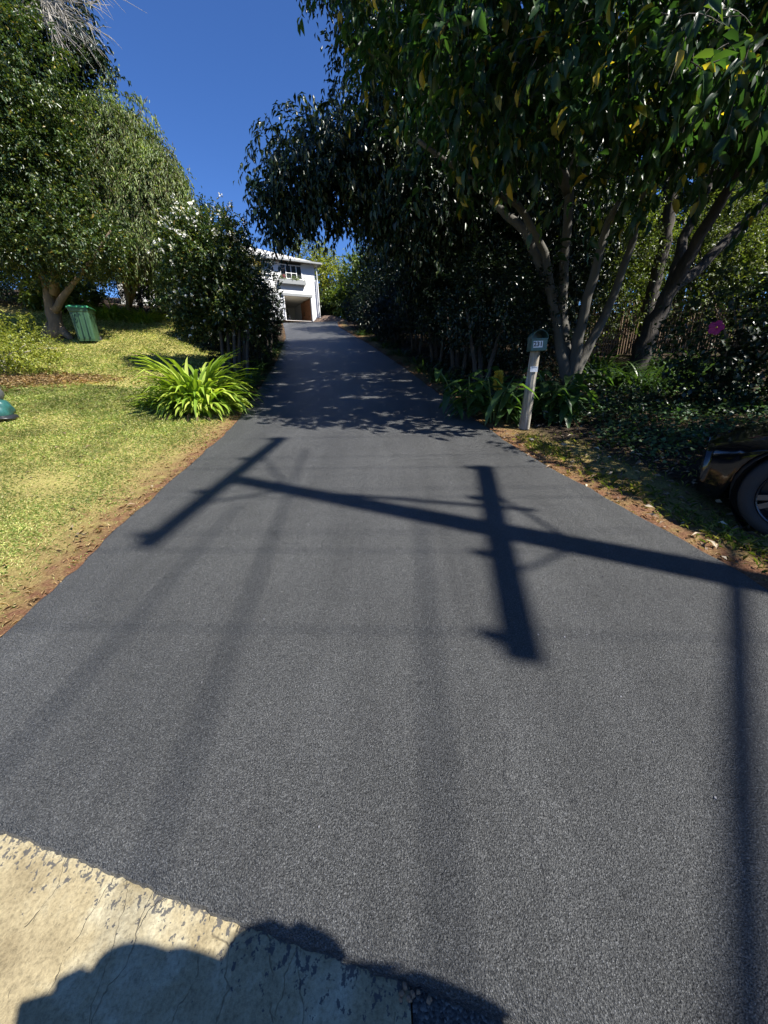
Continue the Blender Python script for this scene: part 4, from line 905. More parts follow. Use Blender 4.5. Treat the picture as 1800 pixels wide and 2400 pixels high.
# ============================================================ photographer (stands just out of the picture, casts the bottom shadow)
def skin(name, chain, edges, mat, parent, sub=1):
    me = bpy.data.meshes.new(name); me.from_pydata([c[0] for c in chain], edges, []); me.update(); me.materials.append(mat)
    o = bpy.data.objects.new(name, me); COL.objects.link(o); o.parent = parent
    md = o.modifiers.new('skin', 'SKIN'); md.use_smooth_shade = True
    for i, c in enumerate(chain):
        r_ = c[1]; me.skin_vertices[0].data[i].radius = (r_, r_) if not isinstance(r_, tuple) else r_
    me.skin_vertices[0].data[0].use_root = True
    s_ = o.modifiers.new('s', 'SUBSURF'); s_.levels = sub; s_.render_levels = sub
    return o
PX, PY = .93, -.12
ps = empty('person', (PX, PY, 0)); tag(ps, 'person in blue shirt standing by the kerb, holding out a phone, wide hat added to shape the shadow', 'person')
M_SK = plain('skin', (.45, .28, .20), .55); M_SH = plain('blue_shirt', (.06, .09, .16), .85); M_TR = plain('dark_trousers', (.03, .03, .035), .9); M_HAIR = plain('brown_hair', (.05, .03, .02), .7)
ch = [((0, 0, .93), (.15, .11)), ((0, 0, 1.12), (.15, .11)), ((0, 0, 1.27), (.17, .11)), ((0, 0, 1.38), (.085, .075)), ((-.02, .01, 1.46), (.055, .055)), ((-.03, .02, 1.50), (.07, .085)), ((-.03, .02, 1.58), (.078, .095)), ((-.03, .02, 1.65), (.055, .065)),
      ((-.19, 0, 1.40), .065), ((-.34, .03, 1.50), .06), ((-.46, .05, 1.56), .055), ((-.55, .04, 1.55), .04),
      ((.19, 0, 1.40), .065), ((.36, .0, 1.12), .05), ((.34, .1, .90), .036), ((.34, .12, .82), .028),
      ((-.1, 0, .85), (.095, .10)), ((-.12, .02, .48), .065), ((-.13, 0, .09), .045), ((-.13, .13, .04), (.04, .03)),
      ((.1, 0, .85), (.095, .10)), ((.13, .02, .48), .065), ((.14, 0, .09), .045), ((.14, .13, .04), (.04, .03))]
ed = [(0, 1), (1, 2), (2, 3), (3, 4), (4, 5), (5, 6), (6, 7), (2, 8), (8, 9), (9, 10), (10, 11), (2, 12), (12, 13), (13, 14), (14, 15), (0, 16), (16, 17), (17, 18), (18, 19), (0, 20), (20, 21), (21, 22), (22, 23)]
skin('body', ch, ed, M_SK, ps, 2)
cl = [((0, 0, .92), (.17, .125)), ((0, 0, 1.12), (.168, .125)), ((0, 0, 1.27), (.19, .13)), ((0, 0, 1.38), (.15, .11)), ((-.20, 0, 1.42), .09), ((-.42, .04, 1.54), .078), ((.20, 0, 1.41), .09), ((.32, 0, 1.24), .08)]
skin('shirt', cl, [(0, 1), (1, 2), (2, 3), (2, 4), (4, 5), (2, 6), (6, 7)], M_SH, ps, 2)
cl = [((0, 0, .93), (.165, .12)), ((-.1, 0, .84), (.11, .115)), ((-.12, .02, .48), .085), ((-.13, 0, .12), .07), ((.1, 0, .84), (.11, .115)), ((.13, .02, .48), .085), ((.14, 0, .12), .07)]
skin('trousers', cl, [(0, 1), (1, 2), (2, 3), (0, 4), (4, 5), (5, 6)], M_TR, ps, 2)
hm = MB(); hm.lathe([(0, .118), (.05, .108), (.085, .07), (.098, .02), (.092, -.03), (.085, -.035), (0, .0)], 20, Matrix.Translation((-.03, 0, 1.60)) @ Matrix.Rotation(R(-12), 4, 'X')); hm.build('hair', M_HAIR, ps, smooth=True)
hm = MB(); hm.lathe([(0, .11), (.07, .105), (.095, .07), (.105, .0), (.15, -.012), (.205, -.02), (.205, -.026), (.10, -.012), (.0, -.01)], 32, Matrix.Translation((-.01, -.085, 1.61)) @ Matrix.Rotation(R(-6), 4, 'X')); hm.build('shadow_hat', plain('straw_hat', (.45, .36, .2), .9), ps, smooth=True)  # unseen hat, its brim added to round off the head of the shadow
for sx in (-1, 1): fcn = MB(); fcn.lathe([(0, .010), (.009, .006), (.011, 0), (0, -.008)], 10, Matrix.Translation((-.03+sx*.031, .113, 1.565)) @ Matrix.Rotation(R(-90), 4, 'X')); fcn.build('eye', M_BLACK, ps)
skin('nose', [((-.03, .108, 1.565), .009), ((-.03, .13, 1.535), .013)], [(0, 1)], M_SK, ps)
mo = MB(); mo.box((-.03, .112, 1.505), (.045, .012, .008)); mo.build('mouth', plain('lips', (.35, .13, .11), .5), ps, bevel=.003)
for i, (dz, ln) in enumerate(((.03, .075), (.012, .085), (-.006, .08), (-.024, .062))):
    skin('finger', [((-.555, .03, 1.53+dz), .0095), ((-.555-ln*.4, -.0, 1.533+dz), .0085), ((-.555-ln*.6, .02, 1.533+dz), .007)], [(0, 1), (1, 2)], M_SK, ps)
    skin('finger', [((.34+.012*i-.02, .12, .81), .0095), ((.335+.012*i-.02, .135, .81-ln*.5), .0085), ((.33+.012*i-.02, .125, .81-ln*.9), .007)], [(0, 1), (1, 2)], M_SK, ps)
skin('thumb', [((-.55, .03, 1.51), .011), ((-.58, .045, 1.50), .010), ((-.60, .045, 1.50), .008)], [(0, 1), (1, 2)], M_SK, ps)
ph = MB(); ph.box((.34, -.085, 1.47), (.080, .009, .16)); pho = ph.build('phone', M_PL, bevel=.004); tag(pho, 'black phone held in the outstretched hand of the person by the kerb', 'phone')

bgm = MB(); vs_ = []  # unseen bag, added to fill the left end of the cast shadow
for i_, (z_, w_, d2_) in enumerate([(1.08, .34, .05), (1.11, .42, .09), (1.25, .44, .11), (1.40, .40, .09), (1.45, .36, .03)]):
    for j_ in range(16):
        a_ = 2*math.pi*j_/16; c_, q_ = math.cos(a_), math.sin(a_); e_2 = (abs(c_)**4+abs(q_)**4)**-.25
        vs_.append((.33+c_*e_2*w_/2, -.09+q_*e_2*d2_/2, z_))
bgm.add(vs_, [(i_*16+j_, i_*16+(j_+1) % 16, (i_+1)*16+(j_+1) % 16, (i_+1)*16+j_) for i_ in range(4) for j_ in range(16)]+[tuple(range(15, -1, -1)), tuple(64+j_ for j_ in range(16))])
bg_ = empty('shadow_bag', (0, 0, 0)); tag(bg_, 'unseen dark bag at the left hand of the person, added to fill out the shadow', 'bag')
bgm.build('bag_body', plain('canvas', (.05, .05, .045), .9), bg_, smooth=True)
bgm = MB(); bgm.tube([(.24, -.09, 1.44), (.30, -.09, 1.54), (.37, -.09, 1.58), (.42, -.09, 1.54), (.44, -.09, 1.44)], .012, 6); bgm.build('strap', M_BLACK, bg_, smooth=True)
# ============================================================ LEFT SIDE
# near lime bush
b = G(55, 885); x, y = b[0]-.6, b[1]+.3; z = Hs(x, y); t = empty('lime_bush', (x, y, z)); tag(t, 'low yellow-green bush at the left edge of the lawn', 'bush')
crown(t, [((x, y, z+.62), (1.25, .9, .62)), ((x-1.1, y+.2, z+.7), (1.2, .9, .7)), ((x+.75, y-.05, z+.4), (.62, .6, .42)), ((x-.3, y-.5, z+.35), (.9, .5, .4))], 1300, 12, .05, .026, L_LIME, .075, 90, .0, T_MID, lo=.55, name='foliage')
wood(t, limbs((x, y, z), [(x+random.uniform(-1.6, 1), y+random.uniform(-.6, .5), z+random.uniform(.4, .9)) for _ in range(16)], .016, .004), TWIG, 'stem', 5)
# multi-stem left tree
bF = G(135, 792); YF = bF[1]; t = empty('glossy_tree', tuple(bF)); tag(t, 'twisted many-stemmed tree with glossy small leaves behind the lime bush', 'tree')
q = lambda px, py, dy=0: P3(px, py, YF+dy)
wood(t, [([tuple(bF), q(125, 735), q(112, 680), q(95, 620), q(70, 540), q(30, 430)], [.26, .17, .13, .10, .07, .04]), ([tuple(bF), q(133, 730, .2), q(128, 660, .2), q(140, 590, 0), q(165, 500)], [.2, .14, .11, .08, .04]),
         ([q(125, 735), q(150, 690, -.1), q(180, 655, -.2), q(215, 610, -.3), q(260, 540, -.3)], [.11, .09, .07, .05, .03]), ([q(118, 700), q(100, 650, .2), q(60, 600, .3), q(20, 560)], [.13, .1, .08, .04]),
         ([q(128, 690), q(122, 630, -.3), q(110, 560, -.4)], [.12, .1, .04]), ([tuple(np.array(bF)+[-.5, 0, -.05]), tuple(np.array(bF)+[-.05, 0, .35])], [.1, .2]), ([tuple(np.array(bF)+[.55, -.1, -.08]), tuple(np.array(bF)+[.05, 0, .4])], [.08, .2])], BARK_B, n=10, rough=.12)
def zc(px, py, Y): p = at(px, py, Y); return (p[0], p[1], p[2])
blF = [(zc(50, 410, YF), (2.2, 1.8, 1.9)), (zc(130, 540, YF-.6), (2.0, 1.3, 1.1)), (zc(-30, 540, YF-.3), (2.2, 1.5, 1.4)), (zc(95, 350, YF), (1.2, 1.3, 1.4)), (zc(10, 170, YF), (2.0, 1.8, 2.0)), (zc(190, 590, YF-.2), (1.4, 1.1, .8)), (zc(60, 600, YF-.5), (1.3, .8, .7)), (zc(-60, 330, YF-.6), (2.4, 2, 2.2))]
crown(t, blF, 5200, 12, .10, .05, L_GLOSS, .14, 91, .25, T_SM, lo=.4)
# dark tall tree top-left
bG = (-15.5, 20, Hs(-15.5, 20)); t = empty('tall_dark_tree', bG); tag(t, 'tall dark tree at the top left with bare grey twigs reaching over the sky', 'tree')
wood(t, [([bG, (-15.2, 20, 9), (-14.6, 19.6, 14), (-14, 19, 18)], [.4, .3, .2, .08])], BARK_D)
crown(t, [(zc(50, 110, 19), (2.6, 2.2, 2.4)), (zc(120, 290, 18.5), (1.2, 1.5, 1.9)), (zc(20, 20, 19), (2.8, 2.2, 3)), (zc(0, 330, 19.5), (2.6, 2.2, 3)), (zc(150, 200, 18.5), (.8, 1.2, 1.2)), (zc(175, 90, 18.5), (.6, 1, .6))], 4200, 11, .18, .07, L_DARK, .24, 92, .5, T_SM, lo=.4)
tw = []
for i in range(34):
    p0 = np.array(zc(random.uniform(-10, 110), random.uniform(-120, 60), 17.5)); p1 = np.array(zc(random.uniform(120, 262), random.uniform(-60, 120), 17+random.uniform(-.5, .5)))
    mid = (p0+p1)/2+np.array([0, 0, random.uniform(.1, .7)]); tw.append(([tuple(p0), tuple(mid), tuple(p1)], [.026, .016, .006]))
    for j in range(7):
        s_ = mid+(p1-mid)*random.random(); e2 = s_+(p1-mid)*random.uniform(.2, .5)+np.array([random.uniform(-.3, .5), 0, random.uniform(-.6, .3)]); tw.append(([tuple(s_), tuple((s_+e2)/2+[0, 0, .05]), tuple(e2)], [.011, .007, .003]))
wood(t, tw, TWIG, 'bare_branches', 5)
# weeping tree
bH = (-10.2, 17.2, Hs(-10.2, 17.2)); t = empty('weeping_tree', bH); tag(t, 'rounded weeping tree with fine grey-green drooping foliage, centre left', 'tree')
wood(t, [([bH, (-10, 17, 4.6), (-9.8, 16.8, 6.4), (-9.4, 16.4, 8.6)], [.14, .11, .08, .04])]+limbs((-10, 17, 4.4), [zc(300, 330, 16.4), zc(390, 450, 15.6), zc(240, 480, 16), zc(350, 560, 15.8), zc(330, 260, 16)], .08, .015), BARK_B)
blH = [(zc(285, 430, 16), (2.0, 1.7, 2.2)), (zc(355, 490, 15.6), (1.3, 1.2, 1.8)), (zc(285, 330, 16), (1.1, 1.2, 1.1)), (zc(240, 530, 15.6), (1.9, 1.4, 1.1)), (zc(395, 410, 15.6), (.5, .7, .9)), (zc(340, 570, 15.4), (1.3, 1.2, .8))]
crown(t, blH, 4600, 18, .13, .027, L_WEEP, .17, 93, 1.15, T_SM, lo=.4, flat=1.5)
twig_mesh('twigs', t, TWIGS, .005, BARK_B)
# flowering shrub
bI = G(548, 880); YI = bI[1]; t = empty('flowering_shrub', tuple(bI)); tag(t, 'large dark shrub dotted with white flowers beside the driveway, behind the strappy clump', 'shrub')
q = lambda px, py, dy=0: P3(px, py, YI+dy)
wood(t, [([q(548+dx, 888, dy), q(545+dx*1.1, 820, dy), q(542+dx*1.3, 760, dy), q(530+dx*2, 680, dy)], [.05, .045, .035, .02]) for dx, dy in ((-22, 0), (-8, .15), (4, -.1), (14, .1), (24, .2), (32, -.05))], BARK_D, 'stem')
blI = [(zc(470, 760, YI+.2), (.7, .7, .4)), (zc(590, 745, YI+.3), (.5, .6, .6)), (zc(490, 625, YI), (1.15, 1.1, 1.05)), (zc(500, 560, YI+.3), (.9, .9, .65)), (zc(530, 680, YI-.1), (.62, .9, .85)), (zc(440, 700, YI), (.75, .8, .7)), (zc(535, 725, YI), (.85, .8, .5)), (zc(525, 590, YI+.5), (.4, .6, .5)), (zc(430, 570, YI+.4), (.55, .6, .8))]
crown(t, blI, 3000, 14, .08, .04, L_GLOSS, .10, 94, .15, T_SM, lo=.5, name='foliage')
_, P, D, Nn, rg = crown_pts(blI, 430, 2, .05, 95, 0, .95); k = (P[:, 2] > 2.4) & (rg.random(len(P)) < np.where(P[:, 2] > 4.1, 1.0, .22)); P = P[k]
P = np.repeat(P, 5, 0)+rg.normal(size=(len(P)*5, 3))*.012
leaves('blossom', P-np.array(bI), rg.normal(size=P.shape)+[.3, -.3, .2], rg.normal(size=P.shape)+[.5, -.6, .6], .055, .045, L_WHITE, t)
# clipped round shrub and hedge pieces along left edge
for k, (px, py, Y, rr_, h, lb) in enumerate([(618, 695, 14.6, .68, 1.35, 'clipped round-topped dark shrub overhanging the left edge of the driveway'), (597, 755, 12.0, .72, 1.3, 'dark clipped shrub between the flowering shrub and the driveway'), (628, 735, 19, .62, 1.2, 'small dark shrub on the left edge of the driveway near the house')]):
    p = at(px, py, Y); z = Hs(p[0], Y); t = empty('clipped_shrub', (p[0], Y, z)); tag(t, lb, 'shrub')
    zc_ = max(z+.9, p[2]) if k == 0 else z+h
    crown(t, [((p[0], Y, zc_), (rr_, rr_, h)), ((p[0]-.9, Y+.4, zc_-.2), (1.0, .9, h))], 1500, 13, .055, .032, L_HEDGE, .05, 100+k, .1, T_SM, lo=.7, name='foliage', bumpy=.03)
    wood(t, limbs((p[0], Y, z), [(p[0]+.3, Y, zc_), (p[0]-.4, Y, zc_), (p[0]-.9, Y+.4, zc_)], .05, .02), BARK_D, 'stem', 6)
# dark background hedge left
for k, (x, y, h, rr_) in enumerate([(-8.3, 18.6, 4.8, 2.1), (-11.5, 20.5, 5.0, 2.4), (-15, 21, 5.5, 2.6), (-6.9, 20.5, 4.0, 1.6), (-18.5, 19, 6, 2.8), (-18.0, 15.8, 5.2, 2.6), (-6.2, 15.2, 2.2, 1.2), (-7.0, 18.4, 3.0, 1.5), (-15.5, 17.6, 4.8, 2.2), (-9.8, 19.2, 3.6, 2.0), (-21, 16, 5, 3)]):
    z = Hs(x, y); t = empty('background_shrub', (x, y, z)); tag(t, ['dark shrub under the weeping tree, left of the house', 'dark shrub behind the green bin', 'dark shrub behind the twisted tree', 'dark shrub between the weeping tree and the flowering shrub', 'dark tall shrub at the far left', 'dark shrub left of the twisted tree trunk', 'dark shrub behind the flowering shrub', 'dark shrub screening the left wing of the house', 'dark shrub filling the gap left of the twisted trunk', 'dark shrub behind the pale strappy clumps', 'dark shrub at the very left edge behind the lime bush'][k], 'shrub', 'dark shrubs at the back of the lawn')
    crown(t, [((x, y, z+h/2), (rr_, rr_*.7, h/2)), ((x+.6, y-.4, z+h*.3), (rr_*.8, rr_*.6, h*.3))], 900, 10, .12, .05, L_DARK, .17, 110+k, .3, T_SM, lo=.35, name='foliage', prune=(k in (0, 3, 6, 7, 9)))
    wood(t, limbs((x, y, z), [(x+.8, y, z+h*.7), (x-.8, y, z+h*.7), (x, y, z+h*.8)], .07, .02), BARK_D, 'stem', 6)
# white shed glimpse
p = at(293, 632, 24); e = empty('garden_shed', (p[0], 24, Hs(p[0], 24))); tag(e, 'small white painted shed glimpsed between the left trees and the flowering shrub', 'shed')
hz_ = p[2]-Hs(p[0], 24); mb = MB(); mb.box((0, 1.2, (hz_+.3)/2), (1.4, 2.2, hz_+.3)); mb.build('wall', M_WB, e)
mb = MB(); mb.add([(-1.2, -.1, hz_+.3), (1.2, -.1, hz_+.3), (1.2, 2.5, hz_+.9), (-1.2, 2.5, hz_+.9), (-1.2, -.1, hz_+.25), (1.2, -.1, hz_+.25), (1.2, 2.5, hz_+.85), (-1.2, 2.5, hz_+.85)], [(0, 1, 2, 3), (7, 6, 5, 4), (0, 4, 5, 1), (1, 5, 6, 2), (2, 6, 7, 3), (3, 7, 4, 0)]); mb.build('roof', M_ROOF, e)

# ---- strappy plants
def straps(name, n_, rad, L, Wd, mat, parent=None, seed=1, lean=1.0, segs=6, up_=1.05, loc=(0, 0, 0)):
    rg = np.random.default_rng(seed); V = []; Fq = []; base_i = 0
    a = rg.random(n_)*2*np.pi; r_ = rad*np.sqrt(rg.random(n_)); bx_, by_ = r_*np.cos(a), r_*np.sin(a)
    th = np.arctan2(by_, bx_)+rg.normal(size=n_)*.5; Ln = L*rg.uniform(.6, 1.15, n_); el = np.clip(rg.normal(up_, .25, n_)-.35*(r_/rad)*lean, .2, 1.42); dr = rg.uniform(1.1, 2.5, n_)
    wd = Wd*rg.uniform(.75, 1.2, n_)
    t = np.linspace(0, 1, segs+1); px_ = np.zeros((n_, segs+1)); pz_ = np.zeros((n_, segs+1))
    for i in range(segs):
        ang_ = el-dr*(t[i]**1.3); px_[:, i+1] = px_[:, i]+np.cos(ang_)*Ln/segs; pz_[:, i+1] = pz_[:, i]+np.sin(ang_)*Ln/segs
    wprof = np.array([.7, 1, 1, .95, .8, .5, .04][:segs+1]) if segs == 6 else np.linspace(1, .05, segs+1)
    cx_ = bx_[:, None]+px_*np.cos(th)[:, None]; cy_ = by_[:, None]+px_*np.sin(th)[:, None]
    gz = H(loc[0]+cx_[:, :1], loc[1]+cy_[:, :1])-loc[2]
    cz_ = pz_+gz
    gcl = H(loc[0]+cx_, loc[1]+cy_)-loc[2]+.012; cz_ = np.maximum(cz_, gcl)
    sxv, syv = -np.sin(th)[:, None]*wd[:, None]/2*wprof, np.cos(th)[:, None]*wd[:, None]/2*wprof
    Lf = np.stack([cx_-sxv, cy_-syv, cz_+wd[:, None]*.12], -1); Rt = np.stack([cx_+sxv, cy_+syv, cz_+wd[:, None]*.12], -1); Md = np.stack([cx_, cy_, cz_], -1)
    V = np.stack([Lf, Md, Rt], 2).reshape(n_, -1, 3); k3 = (segs+1)*3
    f = []
    for i in range(segs):
        for j in (0, 1): f.append([i*3+j, i*3+j+1, (i+1)*3+j+1, (i+1)*3+j])
    f = np.array(f); F = (np.arange(n_)*k3)[:, None, None]+f[None]
    return npmesh(name, V.reshape(-1, 3), [F.reshape(-1, 4)], mat, parent, smooth=True)
g1 = G(440, 975); cxy = (g1[0]+.02, g1[1]+.55); loc = (cxy[0], cxy[1], Hs(*cxy))
t = empty('strappy_clump', loc); tag(t, 'large bright green strap-leaved clump on the lawn beside the driveway', 'plant')
straps('leaves', 460, .50, .52, .08, L_STRAP, t, 5, loc=loc)
straps('middle_leaves', 330, .46, .85, .082, L_STRAP, t, 7, lean=.6, up_=1.15, loc=loc)
straps('inner_leaves', 150, .30, 1.22, .08, L_STRAP, t, 6, lean=.1, up_=1.33, loc=loc)
straps('side_leaves', 110, .25, .55, .055, L_STRAP, t, 8, loc=loc).location = (-.68, .05, .02)
straps('dead_leaves', 60, .62, .5, .04, L_LITTER, t, 9, up_=.4, loc=loc)
def clump(px, py, n_, rad, L, W_, mat, seed, name, lb, cat='plant', group=None, xy=None):
    if xy is None: g = G(px, py); xy = (g[0], g[1])
    loc = (xy[0], xy[1], Hs(*xy)); t = empty(name, loc); tag(t, lb, cat, group); straps('leaves', n_, rad, L, W_, mat, t, seed, loc=loc); return t
clump(0, 0, 260, .55, .8, .06, L_STRAP, 11, 'strappy_clump', 'pale green strap-leaved clump beyond the bin, right-hand one', group='strappy clumps behind the bin', xy=(-9.6, 17))
clump(0, 0, 300, .6, .85, .06, L_STRAP, 12, 'strappy_clump', 'pale green strap-leaved clump beyond the bin, left-hand one', group='strappy clumps behind the bin', xy=(-10.9, 17.2))
for k, (px, py) in enumerate([(215, 748), (165, 750)]):
    g = ((-12.3, 17.0), (-13.4, 17.2))[k]; g = (g[0], g[1], Hs(*g)); t = empty('leafy_shrub', g); tag(t, ['leafy green shrub just behind the bin lid', 'leafy green shrub between the bin and the twisted trunk'][k], 'shrub')
    crown(t, [((g[0], g[1]+.3, g[2]+.7), (1.0, .7, .75))], 220, 7, .26, .10, L_SUN, .15, 120+k, .2, T_MID, lo=.4, name='foliage')
    wood(t, limbs(tuple(g), [(g[0]+.4, g[1]+.3, g[2]+.9), (g[0]-.4, g[1]+.3, g[2]+.9)], .03, .01), BARK_B, 'stem', 5)
# dark strappy border along left drive edge
names = ['first', 'second', 'third', 'fourth', 'fifth', 'sixth', 'seventh', 'eighth', 'ninth']
for i, y in enumerate([7.9, 8.8, 9.7, 10.7, 11.8, 13.0, 14.5, 16.5, 18.8]):
    x = float(xl(y))-.42; clump(0, 0, 110, .32, .62, .035, L_STRAPD, 130+i, 'border_clump', 'dark strappy border plant on the left driveway edge, %s from the bright clump' % names[i], group='dark strappy plants along the left driveway edge', xy=(x, y))
for i, y in enumerate([7.2, 8.3, 9.5, 10.9, 12.4, 14.2, 16.4, 19, 22]):
    x = float(xr(y))+.5; clump(0, 0, 70, .3, .5, .035, L_STRAPD, 150+i, 'border_clump', 'dark strappy plant on the right driveway edge, %s from the mailbox' % names[i], group='dark strappy plants along the right driveway edge', xy=(x, y))
for i, (px, py) in enumerate([(1430, 905), (1510, 915), (1590, 905), (1400, 870), (1550, 870), (1650, 880)]):
    clump(px, py, 130, .4, .95, .045, L_STRAPD, 170+i, 'clivia_clump', ['dark strappy clump below the pale stems, nearest the mailbox', 'dark strappy clump in front of the leaning trunk base', 'dark strappy clump right of the leaning trunk base', 'dark strappy clump deep behind the pale stems', 'dark strappy clump deep behind the leaning trunk', 'dark strappy clump under the magenta flower'][i], group='dark strappy clumps under the trees')

# ---- ginger plants by the mailbox
def ginger(xy, stalks, lb, flower=None, seed=1):
    rg = np.random.default_rng(seed); loc = (xy[0], xy[1], Hs(*xy)); t = empty('ginger_plant', loc); tag(t, lb, 'plant')
    mb = MB(); P, D, Nn = [], [], []
    for s in range(stalks):
        a = rg.random()*6.28; d = np.array([math.cos(a), math.sin(a)]); b0 = d*rg.random()*.25; h = rg.uniform(.35, .75); ln = rg.uniform(.15, .45)
        pts = [(b0[0]+d[0]*ln*u*u, b0[1]+d[1]*ln*u*u, h*u) for u in np.linspace(0, 1, 6)]; mb.tube(pts, [.014, .013, .012, .01, .008, .005], 6)
        for k in range(8):
            u = .25+.75*k/7; p = np.array([b0[0]+d[0]*ln*u*u, b0[1]+d[1]*ln*u*u, h*u]); b2 = a+(1.4 if k % 2 else -1.4)+rg.normal()*.3
            P.append(p); D.append([math.cos(b2), math.sin(b2), rg.uniform(-.5, .35)]); Nn.append([0, 0, 1])
    mb.build('stalk', plain('green_stem', (.08, .13, .04), .5), t, smooth=True)
    tp = (np.array([[0, 0, 0], [.12, -.5, .05], [.12, 0, 0], [.12, .5, .05], [.4, -1, .06], [.4, 0, -.01], [.4, 1, .06], [.75, -.75, -.14], [.75, 0, -.19], [.75, .75, -.14], [1, 0, -.42]]),
          [np.array([[0, 1, 2], [0, 2, 3], [7, 10, 8], [8, 10, 9]]), np.array([[1, 4, 5, 2], [2, 5, 6, 3], [4, 7, 8, 5], [5, 8, 9, 6]])])
    leaves('leaf_blades', np.array(P), np.array(D, float), np.array(Nn, float), .42*rg.uniform(.7, 1.2, len(P)), .13, L_GINGER, t, tp)
    if flower is not None:
        f = np.array(flower)-np.array(loc); k = 260; zz = rg.random(k); rr_ = .055*np.sqrt(np.sin(np.pi*np.clip(zz*.9+.07, 0, 1))); a = rg.random(k)*6.28
        P = np.stack([f[0]+rr_*.4*np.cos(a), f[1]+rr_*.4*np.sin(a), f[2]-.13+.26*zz], -1); D = np.stack([np.cos(a), np.sin(a), rg.uniform(-.2, .9, k)], -1)
        fo = leaves('flower_spike', P, D, rg.normal(size=P.shape), .062, .018, L_YEL, t)
        mb = MB(); mb.tube([(0, 0, 0), (f[0]*.6, f[1]*.6, f[2]*.6), (f[0], f[1], f[2]+.1)], [.014, .012, .012], 7); mb.build('flower_stalk', plain('green_stem2', (.08, .13, .04), .5), t)
    return t
mx_, my_ = pb[0], pb[1]
ginger((mx_-.32, my_+.45), 6, 'ginger plant with a yellow flower spike just left of the mailbox post', tuple(at(1168, 893, my_+.30)), 3)
ginger((mx_-.62, my_+.9), 6, 'broad-leaved ginger plant behind the yellow flower spike', None, 4)
ginger((mx_+.55, my_+.55), 7, 'broad-leaved ginger plant just right of the mailbox post', None, 5)
ginger((mx_+.95, my_+.95), 6, 'broad-leaved ginger plant between the mailbox and the pale stems', None, 6)

# ---- hibiscus bush
p = at(1678, 768, 5.9); hx, hy = p[0]+.55, 6.4; hz = Hs(hx, hy); t = empty('hibiscus_bush', (hx, hy, hz)); tag(t, 'dark hibiscus bush with a single magenta flower at the right edge', 'bush')
crown(t, [((hx, hy, hz+1.15), (1.0, .5, .9)), ((hx+1.0, hy-.3, hz+1.2), (1.0, .5, 1.1)), ((hx+.5, hy, hz+.5), (1.3, .5, .5))], 700, 8, .09, .07, L_DARK, .12, 141, .3, T_MID, lo=.4, name='foliage')
wood(t, limbs((hx+.2, hy, hz), [(hx-.3, hy-.1, hz+1.5), (hx+.6, hy, hz+1.8), (hx, hy, hz+1.6), (hx+.9, hy-.2, hz+1.6)], .03, .008), BARK_B, 'stem', 6)
mb = MB(); fl_ = Vector(p)-Vector((hx, hy, hz)); face = (Vector((0, 0, CAMH))-Vector(p)).normalized(); face = (face+Vector((.25, .1, .1))).normalized(); Qm = face.to_track_quat('Z', 'Y').to_matrix().to_4x4()
for k in range(5):
    a0 = k*2*math.pi/5; vs = []
    for i in range(7):
        u = i/6
        for j in range(7):
            v = (j/6-.5)*2; w_ = .046*math.sin(math.pi*min(1, u*.75+.08)); rr_ = .012+.083*u
            q_ = Vector((rr_*math.cos(a0)-v*w_*math.sin(a0), rr_*math.sin(a0)+v*w_*math.cos(a0), .03*(1-(1-u)**2)*-.6+.02+.008*math.sin(v*7+k)*u+.006*k % .01)); vs.append(Qm @ q_+fl_)
    mb.add(vs, [(i*7+j, i*7+j+1, (i+1)*7+j+1, (i+1)*7+j) for i in range(6) for j in range(6)])
fl = mb.build('flower', L_PINK, t, smooth=True)
mb = MB(); mb.tube([fl_, fl_+face*.05], [.006, .004], 6); mb.lathe([(0, .012), (.009, .006), (.009, -.004), (0, -.01)], 8, Matrix.Translation(fl_+face*.055)); mb.build('stamen', L_YEL, fl)

# ============================================================ GROUND COVER ("stuff")
def scatter(n_, xlo, xhi, ylo, yhi, fn, rg):
    x = rg.uniform(xlo, xhi, n_); y = rg.uniform(ylo, yhi, n_); k = fn(x, y); return x[k], y[k]
rg = np.random.default_rng(55)
# near-weighted lawn blades
def lawn_density(x, y):
    d = xl(y)-x
    nz = .5+.5*np.sin(x*2.1+np.sin(y*1.7)*1.5)*np.sin(y*2.3+x*.7)
    p = np.clip((d-.05-.30*nz*np.exp(-d*.3))/.55, 0, 1)**1.3
    p = np.where((np.abs(x+6.6) < 1.3) & (np.abs(y-9) < 1.0), p*.55, p)
    return (d > .03) & (rg.random(len(x)) < p+.03)
xs_, ys_ = [], []
for n_, xa, xb, ya, yb_ in ((95000, -5.5, -2.0, .6, 4.2), (150000, -9, -2.2, 4.2, 8.5), (100000, -14, -3.2, 8.5, 18)):
    a, b = scatter(n_, xa, xb, ya, yb_, lawn_density, rg); xs_.append(a); ys_.append(b)
x = np.concatenate(xs_); y = np.concatenate(ys_); P = np.stack([x, y, H(x, y)+.0], -1)
a = rg.random(len(x))*6.28; D = np.stack([np.cos(a), np.sin(a), rg.uniform(.1, 1.1, len(x))], -1); sc_ = np.clip(y/6, .7, 1.6)
o = leaves('lawn_grass', P, D, np.tile([0, 0, 1.], (len(x), 1))+rg.normal(size=P.shape)*.2, rg.uniform(.02, .055, len(x))*sc_, .005*sc_, L_GRASS, tpl=T_SM); tag(o, 'dry yellow-green lawn grass left of the driveway', 'grass', kind='stuff')
